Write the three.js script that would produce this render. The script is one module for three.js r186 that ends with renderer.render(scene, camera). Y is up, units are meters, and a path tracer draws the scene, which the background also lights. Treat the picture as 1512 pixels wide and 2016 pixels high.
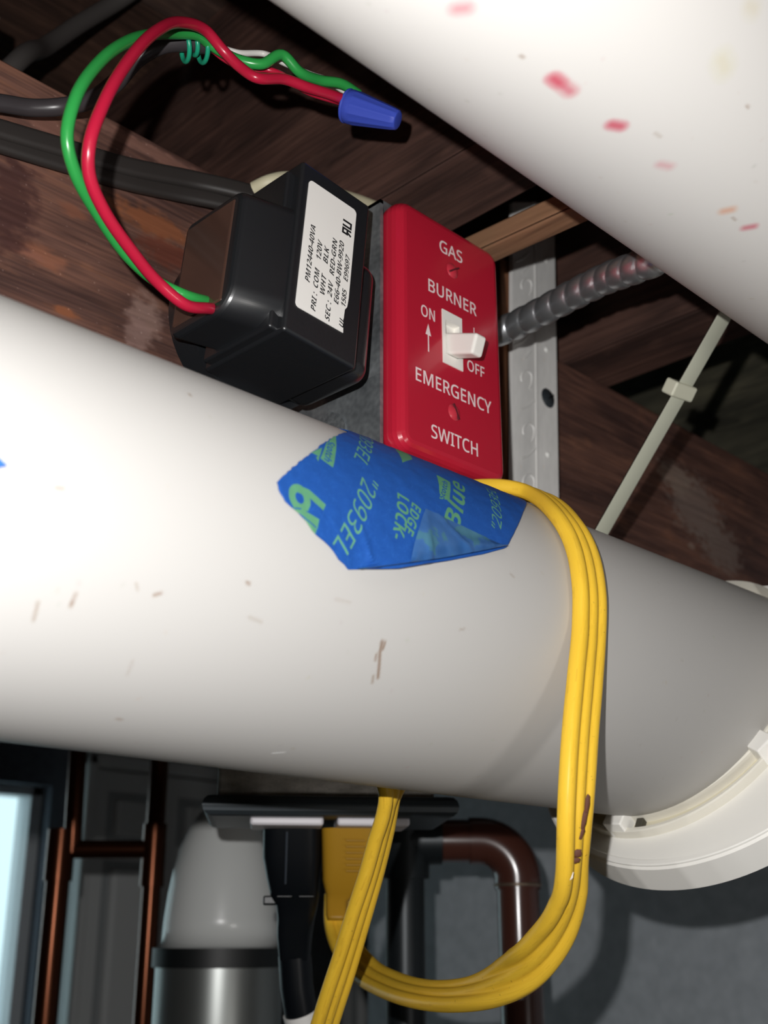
import * as THREE from 'three';
import { RoundedBoxGeometry } from 'three/addons/geometries/RoundedBoxGeometry.js';
import { mergeGeometries, toCreasedNormals } from 'three/addons/utils/BufferGeometryUtils.js';
import { ImprovedNoise } from 'three/addons/math/ImprovedNoise.js';

// ---------------------------------------------------------------- camera, sky, light, exposure
// World axes: x runs along the white pipes, y is up, z points out of the beam's face. Camera 1.70 m above the floor.
const CY = 1.70, FPX = 2300, PITCH = THREE.MathUtils.degToRad(20), H = Math.SQRT1_2;
const scene = new THREE.Scene();
const camera = new THREE.PerspectiveCamera(2 * THREE.MathUtils.radToDeg(Math.atan(1008 / FPX)), 1512 / 2016, 0.01, 30);
camera.position.set(0, CY, 0);
const FWD = new THREE.Vector3(Math.cos(PITCH) * H, Math.sin(PITCH), -Math.cos(PITCH) * H);
const RIGHT = new THREE.Vector3(H, 0, H);
const UPV = new THREE.Vector3().crossVectors(RIGHT, FWD);
camera.lookAt(camera.position.clone().add(FWD));
camera.focus = 0.385;
camera.userData.fStop = 15;
scene.add(camera);

scene.background = new THREE.Color().setRGB(0.72, 0.99, 1.05);   // overcast daylight seen through the basement window
scene.backgroundIntensity = 1.15;

const renderer = new THREE.WebGLRenderer({ antialias: true });
renderer.toneMapping = THREE.LinearToneMapping;
renderer.toneMappingExposure = 1.0;
renderer.shadowMap.enabled = true;
renderer.shadowMap.type = THREE.PCFSoftShadowMap;

// the phone's flash, a little left of and above its lens
const FLASH = camera.position.clone().addScaledVector(RIGHT, -0.020).addScaledVector(UPV, 0.028);
const flash = new THREE.SpotLight(new THREE.Color().setRGB(1.0, 0.985, 0.97), 0.49, 0, THREE.MathUtils.degToRad(75), 0.5, 2);
flash.position.copy(FLASH).addScaledVector(FWD, 0.004);
flash.target.position.copy(FLASH).add(FWD);
flash.castShadow = true; flash.shadow.radius = 0.12; flash.shadow.mapSize.set(2048, 2048); flash.shadow.camera.near = 0.02; flash.shadow.bias = -0.0005;
scene.add(flash, flash.target);

// added fill light, unseen behind the camera, below eye height; mesh built further down
const FILL_POS = new THREE.Vector3(0.15, CY - 0.34, 0.72);
const fillLight = new THREE.PointLight(new THREE.Color().setRGB(1.0, 0.96, 0.92), 0.38, 0, 2);
fillLight.position.copy(FILL_POS); fillLight.castShadow = true; fillLight.shadow.radius = 5;
scene.add(fillLight);

// ---------------------------------------------------------------- helpers
const V = (x, y, z) => new THREE.Vector3(x, y, z);
const W = (x, y, z) => V(x, y + CY, z);                       // y measured from eye height
const ray = (px, py) => FWD.clone().addScaledVector(RIGHT, (px - 756) / FPX).addScaledVector(UPV, (1008 - py) / FPX);
const lift = v => { v.y += CY; return v; };
const atZ = (px, py, z) => { const r = ray(px, py); return lift(r.multiplyScalar(z / r.z)); };
const atY = (px, py, y) => { const r = ray(px, py); return lift(r.multiplyScalar(y / r.y)); };
const atX = (px, py, x) => { const r = ray(px, py); return lift(r.multiplyScalar(x / r.x)); };
const atD = (px, py, d) => lift(ray(px, py).multiplyScalar(d));
let seed = 7;
const rnd = () => { seed = (seed * 1664525 + 1013904223) >>> 0; return seed / 4294967296; };
const noiseGen = new ImprovedNoise();
const nz = (x, y, z = 0) => noiseGen.noise(x + 31.7, y + 17.3, z + 5.1);
const fbm = (x, y, o = 4, z = 0) => { let s = 0, a = 0.5, f = 1; for (let i = 0; i < o; i++) { s += a * nz(x * f, y * f, z + i * 3.7); a *= 0.5; f *= 2.03; } return s; };
const smooth = (a, b, x) => { const t = Math.min(1, Math.max(0, (x - a) / (b - a))); return t * t * (3 - 2 * t); };
const used = {};
const numbered = n => { const k = used[n] = (used[n] ?? -1) + 1; return k ? `${n}_${String(k).padStart(3, '0')}` : n; };

function tag(o, label, category, group, kind) {
  if (label) o.userData.label = label;
  if (category) o.userData.category = category;
  if (group) o.userData.group = group;
  if (kind) o.userData.kind = kind;
  return o;
}
function thing(name, label, category, base, group) {
  const g = new THREE.Group(); g.name = numbered(name); g.position.copy(base); scene.add(g);
  return tag(g, label, category, group);
}
function worldPos(o) { const p = V(0, 0, 0); for (let q = o; q && q !== scene; q = q.parent) p.add(q.position); return p; }
// a part: geometry given in world coordinates, stored relative to its parent
function part(parent, name, geo, mat, label) {
  const p = worldPos(parent); geo.translate(-p.x, -p.y, -p.z);
  const m = new THREE.Mesh(geo, mat); m.name = name; m.castShadow = m.receiveShadow = true; parent.add(m);
  if (label) m.userData.label = label;
  return m;
}
function solo(name, geo, mat, label, category, group, kind) {
  geo.computeBoundingBox(); const b = geo.boundingBox, c = V((b.min.x + b.max.x) / 2, b.min.y, (b.min.z + b.max.z) / 2);
  geo.translate(-c.x, -c.y, -c.z);
  const m = new THREE.Mesh(geo, mat); m.name = numbered(name); m.position.copy(c); m.castShadow = m.receiveShadow = true; scene.add(m);
  return tag(m, label, category, group, kind);
}
const box = (x0, x1, y0, y1, z0, z1, r = 0.0015) => {
  const w = x1 - x0, h = y1 - y0, d = z1 - z0;
  const g = r > 0 ? new RoundedBoxGeometry(w, h, d, 2, Math.min(r, w / 2.01, h / 2.01, d / 2.01)) : new THREE.BoxGeometry(w, h, d);
  return g.translate((x0 + x1) / 2, (y0 + y1) / 2 + CY, (z0 + z1) / 2);
};
const bx = (w, h, d, r = 0.001) => new RoundedBoxGeometry(w, h, d, 2, Math.min(r, w / 2.01, h / 2.01, d / 2.01));
const tube = (pts, r, n = 120, seg = 12) => new THREE.TubeGeometry(new THREE.CatmullRomCurve3(pts, false, 'centripetal'), n, r, seg, false);
function rod(a, b, r0, r1 = r0, seg = 24, open = false) {
  const d = b.clone().sub(a), L = d.length();
  const g = new THREE.CylinderGeometry(r1, r0, L, seg, 1, open).translate(0, L / 2, 0);
  g.applyQuaternion(new THREE.Quaternion().setFromUnitVectors(V(0, 1, 0), d.normalize()));
  return g.translate(a.x, a.y, a.z);
}
const merge = list => mergeGeometries(list.map(g => g.index ? g.toNonIndexed() : g).map(g => { for (const k of Object.keys(g.attributes)) if (!['position', 'normal', 'uv'].includes(k)) g.deleteAttribute(k); return g; }));
// lay a closed 2-D profile [u, v] along a path; N holds the profile's "v" direction at each control point
function sweep(pts, N, profile, n = 160, scaleAt = null) {
  const curve = new THREE.CatmullRomCurve3(pts, false, 'centripetal'), pos = [], uv = [], idx = [], m = profile.length;
  const lenU = curve.getLength();
  for (let i = 0; i <= n; i++) {
    const t = i / n, p = curve.getPoint(t), T = curve.getTangent(t).normalize();
    const f = t * (pts.length - 1), k = Math.min(pts.length - 2, Math.floor(f));
    const nn = N[k].clone().lerp(N[k + 1], f - k);
    const Wd = new THREE.Vector3().crossVectors(T, nn).normalize(), Nd = new THREE.Vector3().crossVectors(Wd, T).normalize();
    const s = scaleAt ? scaleAt(t) : 1;
    for (let j = 0; j < m; j++) {
      const q = p.clone().addScaledVector(Wd, profile[j][0] * s).addScaledVector(Nd, profile[j][1] * s);
      pos.push(q.x, q.y, q.z); uv.push(t * lenU, j / m);
    }
  }
  for (let i = 0; i < n; i++) for (let j = 0; j < m; j++) {
    const a = i * m + j, b = i * m + (j + 1) % m, c = a + m, d = b + m;
    idx.push(a, c, b, b, c, d);
  }
  for (const [row, flip] of [[0, 1], [n, 0]]) {                     // end caps
    const c = pos.length / 3; let x = 0, y = 0, z = 0;
    for (let j = 0; j < m; j++) { x += pos[(row * m + j) * 3]; y += pos[(row * m + j) * 3 + 1]; z += pos[(row * m + j) * 3 + 2]; }
    pos.push(x / m, y / m, z / m); uv.push(0, 0);
    for (let j = 0; j < m; j++) { const a = row * m + j, b = row * m + (j + 1) % m; flip ? idx.push(c, a, b) : idx.push(c, b, a); }
  }
  const g = new THREE.BufferGeometry();
  g.setAttribute('position', new THREE.Float32BufferAttribute(pos, 3)); g.setAttribute('uv', new THREE.Float32BufferAttribute(uv, 2)); g.setIndex(idx); g.computeVertexNormals();
  return g;
}
const flatProfile = (w, h) => { const r = h / 2, o = []; for (const [cx, a0] of [[w / 2 - r, -90], [-w / 2 + r, 90]]) for (let k = 0; k <= 6; k++) { const a = THREE.MathUtils.degToRad(a0 + k * 30); o.push([cx + r * Math.cos(a), r * Math.sin(a)]); } return o; };

function dataTex(w, h, fn, srgb = true) {
  const d = new Uint8Array(w * h * 4);
  for (let j = 0; j < h; j++) for (let i = 0; i < w; i++) {
    const c = fn(i / w, j / h), k = (j * w + i) * 4;
    d[k] = Math.max(0, Math.min(255, c[0])); d[k + 1] = Math.max(0, Math.min(255, c[1])); d[k + 2] = Math.max(0, Math.min(255, c[2])); d[k + 3] = 255;
  }
  const t = new THREE.DataTexture(d, w, h, THREE.RGBAFormat);
  t.wrapS = t.wrapT = THREE.RepeatWrapping; t.magFilter = THREE.LinearFilter; t.minFilter = THREE.LinearMipmapLinearFilter; t.generateMipmaps = true;
  if (srgb) t.colorSpace = THREE.SRGBColorSpace; t.needsUpdate = true;
  return t;
}
function canvasTex(w, h, draw) {
  const c = document.createElement('canvas'); c.width = w; c.height = h; draw(c.getContext('2d'), w, h);
  const t = new THREE.CanvasTexture(c); t.colorSpace = THREE.SRGBColorSpace; t.anisotropy = 8; return t;
}
const M = (color, roughness = 0.5, extra = {}) => new THREE.MeshPhysicalMaterial({ color, roughness, ...extra });
const planarUV = (g, fn) => { const p = g.attributes.position, uv = new Float32Array(p.count * 2); for (let i = 0; i < p.count; i++) { const [u, v] = fn(p.getX(i), p.getY(i), p.getZ(i)); uv[2 * i] = u; uv[2 * i + 1] = v; } g.setAttribute('uv', new THREE.BufferAttribute(uv, 2)); return g; };

// ---------------------------------------------------------------- pipes' geometry
const R = 0.052, PA = { y: 0.09563, z: -0.25784 }, PB = { y: 0.2408, z: -0.1329 };   // axes of the lower and the upper pipe
function onPipe(P, px, py, r = R) {                            // where the pixel's ray meets the pipe (or passes nearest)
  const d = ray(px, py), a = d.y * d.y + d.z * d.z, b = -2 * (d.y * P.y + d.z * P.z), c = P.y * P.y + P.z * P.z - r * r;
  const D = Math.max(0, b * b - 4 * a * c), t = (-b - Math.sqrt(D)) / (2 * a), q = d.multiplyScalar(t);
  return { x: q.x, th: Math.atan2(q.y - P.y, q.z - P.z) };      // th: 0 faces out (+z), PI/2 is the top
}
const pipePt = (P, x, th, r = R) => W(x, P.y + r * Math.sin(th), P.z + r * Math.cos(th));
const PX0 = -0.30, PX1 = 0.78;
function pipeGeo(P) {
  const g = new THREE.BufferGeometry(), pos = [], nor = [], uv = [], idx = [], na = 96, nx = 24;
  for (let i = 0; i <= nx; i++) for (let j = 0; j <= na; j++) {
    const x = PX0 + (PX1 - PX0) * i / nx, th = -Math.PI + 2 * Math.PI * j / na, p = pipePt(P, x, th);
    pos.push(p.x, p.y, p.z); nor.push(0, Math.sin(th), Math.cos(th)); uv.push(i / nx, j / na);
  }
  for (let i = 0; i < nx; i++) for (let j = 0; j < na; j++) { const a = i * (na + 1) + j, b = a + na + 1; idx.push(a, b, a + 1, a + 1, b, b + 1); }
  g.setAttribute('position', new THREE.Float32BufferAttribute(pos, 3)); g.setAttribute('normal', new THREE.Float32BufferAttribute(nor, 3)); g.setAttribute('uv', new THREE.Float32BufferAttribute(uv, 2)); g.setIndex(idx);
  return g;
}
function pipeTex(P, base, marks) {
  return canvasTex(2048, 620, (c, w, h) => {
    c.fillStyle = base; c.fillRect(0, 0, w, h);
    const at = (px, py) => { const q = onPipe(P, px, py); return [(q.x - PX0) / (PX1 - PX0) * w, (1 - (q.th + Math.PI) / (2 * Math.PI)) * h]; };
    for (let k = 0; k < 900; k++) { c.fillStyle = `rgba(${120 + rnd() * 60},${110 + rnd() * 50},${90 + rnd() * 40},${0.05 + 0.1 * rnd()})`; c.beginPath(); c.ellipse(rnd() * w, rnd() * h, 0.5 + rnd() * 1.4, 0.4 + rnd() * 0.9, rnd() * 3, 0, 7); c.fill(); }
    for (const [pts, col, width] of marks) {
      const soft = width > 2 ? [[2.6, 0.22], [1.9, 0.28], [1.2, 0.34], [0.6, 0.4]] : [[1, 1]], m = col.match(/[\d.]+/g);
      for (const [kw, ka] of soft) {
        c.strokeStyle = `rgba(${m[0]},${m[1]},${m[2]},${m[3] * ka})`; c.lineWidth = width * kw; c.lineCap = 'round'; c.beginPath();
        pts.forEach((p, i) => { const [u, v] = at(...p); i ? c.lineTo(u, v) : c.moveTo(u, v); });
        c.stroke();
      }
    }
  });
}
const pvc = (map) => new THREE.MeshPhysicalMaterial({ map, roughness: 0.5, specularIntensity: 0.3, clearcoat: 0.0 });
const redM = 'rgba(196,60,80,', brownM = 'rgba(110,80,60,';
const lowerMarks = [
  [[[752, 1262], [748, 1285], [744, 1335]], brownM + '0.65)', 1.5], [[[758, 1264], [754, 1278]], brownM + '0.6)', 1.4], [[[741, 1288], [739, 1300]], brownM + '0.5)', 1.2],
  [[[735, 1330], [733, 1345]], brownM + '0.4)', 1.2], [[[75, 1185], [66, 1222]], brownM + '0.35)', 1.2], [[[150, 1168], [140, 1190]], brownM + '0.4)', 1.2], [[[143, 1185], [139, 1195]], brownM + '0.4)', 1.2],
  [[[303, 1172], [318, 1168]], brownM + '0.5)', 1.2], [[[485, 1146], [492, 1150]], brownM + '0.5)', 1.2], [[[490, 1215], [515, 1225]], brownM + '0.15)', 1.6], [[[110, 960], [126, 962]], brownM + '0.3)', 1.2],
  [[[268, 1148], [271, 1162]], brownM + '0.3)', 1], [[[1005, 1130], [1012, 1136]], brownM + '0.25)', 1.2], [[[230, 1415], [240, 1417]], brownM + '0.3)', 1.4], [[[373, 776], [375, 778]], brownM + '0.6)', 1.4], [[[905, 1240], [915, 1238]], brownM + '0.25)', 1],
  [[[250, 1330], [262, 1300]], brownM + '0.15)', 1], [[[660, 1180], [690, 1186]], brownM + '0.10)', 1.5], [[[537, 1483], [560, 1481]], 'rgba(255,255,255,0.8)', 1.2],
];
const upperMarks = [
  [[[1090, 156], [1105, 167], [1122, 180]], redM + '0.55)', 4], [[[1092, 155], [1100, 162]], redM + '0.5)', 4], [[[1205, 246], [1222, 249]], redM + '0.85)', 3.5], [[[1300, 324], [1318, 328]], redM + '0.22)', 3.2],
  [[[900, 18], [918, 16]], redM + '0.35)', 4], [[[1425, 416], [1440, 413]], 'rgba(214,130,90,0.45)', 3], [[[1467, 449], [1484, 446]], redM + '0.55)', 2.6],
  [[[1420, 118], [1428, 135]], 'rgba(205,198,160,0.35)', 6], [[[1475, 12], [1485, 18]], 'rgba(205,198,160,0.3)', 5], [[[1290, 262], [1300, 270]], brownM + '0.15)', 2], [[[1025, 110], [1030, 113]], brownM + '0.3)', 2], [[[1470, 208], [1474, 212]], brownM + '0.3)', 1.6], [[[1442, 428], [1448, 434]], brownM + '0.25)', 1.6],
];

// ---------------------------------------------------------------- wood
function woodTex(w, h, lenM, widM, dark, mid, light, k, patch) {   // grain along u
  return dataTex(w, h, (u, v) => {
    const X = u * lenM * 100, Y = v * widM * 100;                  // centimetres
    const warp = fbm(X * 0.12 + k, Y * 0.25, 3) * 1.6;
    const g = 0.5 + 0.5 * Math.sin((Y + warp) * 5.2 + fbm(X * 0.05, Y * 0.7 + k, 3) * 9);
    const fine = fbm(X * 0.35, Y * 9 + k, 3), coarse = fbm(X * 0.1 + 9, Y * 0.35 + k * 2, 4), blot = fbm(X * 0.45, Y * 0.8 + k * 5, 4);
    let t = 0.32 + 0.16 * (g - 0.5) + 0.45 * fine + 0.75 * coarse;
    const c = [0, 1, 2].map(i => { const a = dark[i], b = mid[i], d = light[i]; return t < 0.5 ? a + (b - a) * Math.max(0, t * 2) : b + (d - b) * Math.min(1, t * 2 - 1); });
    const o = smooth(0.12, 0.42, blot);
    for (let i = 0; i < 3; i++) c[i] = c[i] * (1 - 0.3 * o) + light[i] * 0.3 * o;
    return patch ? patch(c, u * lenM, v * widM) : c;
  });
}
const woodBump = dataTex(512, 256, (u, v) => { const g = 128 + 190 * fbm(u * 14, v * 60, 4); return [g, g, g]; }, false);
// box whose uv run in fractions: u along axis, v across
function woodUV(g, axis, len, wid) {
  const n = g.attributes.normal;
  const p = g.attributes.position, uv = new Float32Array(p.count * 2);
  for (let i = 0; i < p.count; i++) {
    const x = p.getX(i), y = p.getY(i), z = p.getZ(i), nx = Math.abs(n.getX(i)), ny = Math.abs(n.getY(i));
    let a, b;
    if (axis === 'x') { a = x; b = ny > 0.7 ? z : y; } else if (axis === 'z') { a = z; b = ny > 0.7 ? x : y; } else { a = y; b = nx > 0.7 ? z : x; }
    uv[2 * i] = a / len; uv[2 * i + 1] = b / wid;
  }
  g.setAttribute('uv', new THREE.BufferAttribute(uv, 2)); return g;
}
const wood = (map, rough = 0.72, bump = 0.0008) => new THREE.MeshPhysicalMaterial({ map, roughness: rough, specularIntensity: 0.35, bumpMap: woodBump, bumpScale: bump });
const joistTex = woodTex(1024, 256, 1.0, 0.25, [62, 46, 42], [94, 68, 60], [126, 94, 82], 3);
const plankTex = woodTex(1024, 256, 1.0, 0.25, [64, 50, 45], [98, 76, 66], [128, 102, 88], 11);
const mJoist = wood(joistTex), mPlank = wood(plankTex), mPlankB = new THREE.MeshPhysicalMaterial({ map: plankTex, color: 0xd8ccc4, roughness: 0.78, bumpMap: woodBump, bumpScale: 0.0008, specularIntensity: 0.3 });

// ---------------------------------------------------------------- the room
const struct = (name, geo, mat) => { const m = solo(name, geo, mat, null, null, null, 'structure'); m.name = name; return m; };
const plasterTex = (r, g, b, amp) => dataTex(256, 256, (u, v) => { const n = amp * (nz(u * 40, v * 40) + 0.7 * nz(u * 90, v * 90, 3)); return [r + n, g + n, b + n]; });
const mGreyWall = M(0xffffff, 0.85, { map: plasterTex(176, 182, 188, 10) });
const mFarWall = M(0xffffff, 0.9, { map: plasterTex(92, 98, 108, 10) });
const mConcrete = M(0xffffff, 0.9, { map: plasterTex(128, 126, 122, 16) });
const YF = -CY, YC = 0.486;                                       // floor and underside of the subfloor, from eye height
struct('floor', box(-1.7, 2.5, YF - 0.1, YF, -1.45, 1.7, 0), mConcrete);
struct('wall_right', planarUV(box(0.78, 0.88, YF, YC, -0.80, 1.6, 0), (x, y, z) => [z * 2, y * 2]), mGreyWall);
struct('wall_left', box(-1.7, -1.6, YF, YC, -1.35, 1.6, 0), mConcrete);
struct('wall_back', box(-1.7, 2.5, YF, YC, 1.6, 1.7, 0), mConcrete);
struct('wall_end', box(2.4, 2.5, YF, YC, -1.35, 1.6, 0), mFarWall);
// far wall with a window opening
const ZF = -1.35, WX0 = 0.24, WX1 = 0.762, WY0 = -0.22, WY1 = 0.178;
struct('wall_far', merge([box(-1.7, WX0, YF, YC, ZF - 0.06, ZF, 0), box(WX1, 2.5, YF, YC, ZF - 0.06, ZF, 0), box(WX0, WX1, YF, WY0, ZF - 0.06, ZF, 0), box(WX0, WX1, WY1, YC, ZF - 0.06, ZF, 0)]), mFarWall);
{
  const w = new THREE.Group(); w.name = 'window_1'; w.position.copy(W((WX0 + WX1) / 2, WY0, ZF - 0.05)); w.userData.kind = 'structure'; scene.add(w);
  const fm = M(0xc9ced2, 0.5);
  part(w, 'window_frame', merge([box(WX0, WX0 + 0.016, WY0, WY1, ZF - 0.055, ZF - 0.02), box(WX1 - 0.016, WX1, WY0, WY1, ZF - 0.055, ZF - 0.02), box(WX0, WX1, WY0, WY0 + 0.016, ZF - 0.055, ZF - 0.02), box(WX0, WX1, WY1 - 0.012, WY1, ZF - 0.055, ZF - 0.02)]), fm);
  const glass = new THREE.MeshPhysicalMaterial({ color: 0xffffff, roughness: 0.05, transmission: 1, thickness: 0, ior: 1.5 });
  part(w, 'pane', box(WX0 + 0.016, 0.47, WY0 + 0.016, WY1 - 0.012, ZF - 0.04, ZF - 0.036, 0), glass);
  part(w, 'pane', box(0.486, WX1 - 0.016, WY0 + 0.016, WY1 - 0.012, ZF - 0.04, ZF - 0.036, 0), glass);
  part(w, 'mullion', box(0.47, 0.486, WY0 + 0.016, WY1 - 0.012, ZF - 0.052, ZF - 0.022), fm);
}
// panelled door in the far wall
{
  const X = px => atZ(px, 1800, ZF).x, Y = py => atZ(210, py, ZF).y - CY, d = new THREE.Group(); d.name = 'door_1'; d.userData.kind = 'structure';
  const x0 = X(142), x1 = x0 + 0.78, y1 = 0.20; d.position.copy(W((x0 + x1) / 2, YF, ZF)); scene.add(d);
  const dm = M(0xd2d4d4, 0.6), leaf = part(d, 'door_leaf', box(x0, x1, YF + 0.01, y1, ZF + 0.004, ZF + 0.034, 0.002), dm);
  const c0 = X(178), c1 = X(248), cw = c1 - c0, gap = 0.055;
  for (let i = 0; c0 + i * (cw + gap) + cw < x1 - 0.02; i++) for (const [q0, q1] of [[-1.55, -0.75], [-0.66, Y(1712)], [Y(1650), Y(1578)]]) {
    const a = c0 + i * (cw + gap);
    part(leaf, 'raised_panel', box(a, a + cw, q0, q1, ZF + 0.03, ZF + 0.046, 0.007), dm);
    part(leaf, 'panel_groove', box(a - 0.009, a + cw + 0.009, q0 - 0.009, q1 + 0.009, ZF + 0.0335, ZF + 0.0345, 0), M(0xa2a6a8, 0.6));
  }
  part(d, 'door_casing', merge([box(x0 - 0.018, x0 - 0.002, YF, y1 + 0.02, ZF, ZF + 0.04, 0.004), box(x1 + 0.002, x1 + 0.018, YF, y1 + 0.02, ZF, ZF + 0.04, 0.004), box(x0 - 0.018, x1 + 0.018, y1 + 0.002, y1 + 0.02, ZF, ZF + 0.04, 0.004)]), dm);
  part(d, 'door_knob', new THREE.SphereGeometry(0.028, 20, 14).translate(x1 - 0.06, CY - 0.72, ZF + 0.075), M(0x8a7a50, 0.3, { metalness: 1 }));
}
// subfloor planks, laid across the joists
{
  const c = new THREE.Group(); c.name = 'ceiling'; c.userData.kind = 'structure'; c.position.copy(W(0.4, YC, -0.4)); scene.add(c);
  let k = 0;
  for (let z = -1.45; z < 1.65; z += 0.142, k++) { const y = YC + 0.0015 * (rnd() - 0.5); part(c, 'plank', woodUV(box(-1.7, 2.5, y, y + 0.022, z, z + 0.1385, 0.0015), 'x', 1.0, 0.25), k % 2 ? mPlank : mPlankB); }
}
// joists, standing on the beam, running out over the camera
const joist = (x0, x1, label, z0 = -1.35, z1 = 1.6) => solo('ceiling_joist', woodUV(box(x0, x1, 0.2965, YC - 0.001, z0, z1, 0.002), 'z', 1.0, 0.25), mJoist, label, 'joist', 'ceiling joists');
joist(0.299, 0.339, 'dark wooden ceiling joist ending above the red switch plate');
joist(0.478, 0.520, 'dark red-brown ceiling joist passing behind the coiled metal conduit');

solo('rim_board', woodUV(box(0.755, 0.7795, 0.2965, YC - 0.001, -0.55, 1.2, 0.002), 'z', 1.0, 0.25), wood(woodTex(512, 256, 1.0, 0.25, [58, 56, 48], [92, 88, 74], [128, 122, 98], 6), 0.85), 'greenish grey stained board behind the cable tie', 'board');

// the beam under the joists, with its own face texture
const BX0 = -0.25, BX1 = 0.78, BY0 = 0.10, BY1 = 0.2955, ZB = -0.335;
{
  const uvOf = (px, py) => { const p = atZ(px, py, ZB); return [p.x - BX0, p.y - CY - BY0]; };
  const spots = [[80, 505, 0.010, 0.0045, [150, 98, 76]], [55, 500, 0.006, 0.002, [140, 94, 78]], [300, 440, 0.020, 0.006, [146, 88, 58]], [285, 630, 0.0075, 0.011, [150, 122, 112]], [270, 655, 0.007, 0.007, [140, 112, 104]], [330, 500, 0.014, 0.006, [104, 56, 44]], [20, 400, 0.010, 0.020, [70, 46, 44]], [140, 415, 0.006, 0.003, [130, 84, 66]], [130, 615, 0.006, 0.002, [150, 92, 62]], [100, 640, 0.006, 0.002, [140, 92, 70]], [1370, 1000, 0.03, 0.022, [136, 120, 112]], [1420, 1080, 0.026, 0.016, [130, 114, 106]], [1330, 940, 0.02, 0.010, [146, 128, 116]], [1280, 800, 0.02, 0.004, [110, 84, 66]], [1360, 1075, 0.004, 0.002, [150, 128, 116]], [100, 250, 0.02, 0.004, [130, 92, 80]], [300, 300, 0.03, 0.003, [132, 96, 84]]]
    .map(([px, py, ru, rv, c]) => [...uvOf(px, py), ru, rv, c]);
  const t = woodTex(2048, 512, BX1 - BX0, BY1 - BY0, [74, 54, 50], [118, 84, 72], [160, 110, 84], 21, (c, u, v) => {
    for (const [su, sv, ru, rv, col] of spots) {
      const d = Math.hypot((u - su) / ru, (v - sv) / rv) + 0.9 * fbm(u * 160, v * 260, 3);
      if (d < 1.25) { const k = (1 - smooth(0.55, 1.25, d)) * 0.8; for (let i = 0; i < 3; i++) c[i] += (col[i] - c[i]) * k; }
    }
    const speck = nz(u * 900, v * 900, 8); if (speck > 0.62) for (let i = 0; i < 3; i++) c[i] += 30;
    return c;
  });
  const b = box(BX0, BX1, BY0, BY1, ZB - 0.09, ZB, 0.002);
  planarUV(b, (x, y, z) => [(x - BX0) / (BX1 - BX0), (y - CY - BY0) / (BY1 - BY0)]);
  solo('support_beam', b, wood(t, 0.6, 0.001), 'rough reddish brown wooden beam behind the black transformer', 'beam');
}

{ const p = atZ(-3, 80, -0.372); solo('wood_block', woodUV(box(p.x - 0.02, p.x - 0.0045, BY1 + 0.0003, p.y - CY + 0.003, -0.384, -0.362, 0.001), 'y', 0.3, 0.2), wood(woodTex(128, 128, 0.3, 0.1, [168, 160, 144], [186, 180, 164], [202, 196, 182], 9), 0.7), 'pale wooden block on the beam at top left edge', 'block'); }

// ---------------------------------------------------------------- the two white pipes
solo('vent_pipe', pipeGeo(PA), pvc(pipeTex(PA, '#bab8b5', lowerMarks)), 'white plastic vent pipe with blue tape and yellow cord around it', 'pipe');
solo('vent_pipe', pipeGeo(PB), pvc(pipeTex(PB, '#d9d6d2', upperMarks)), 'white plastic vent pipe with red smudges at upper right', 'pipe');

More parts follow.
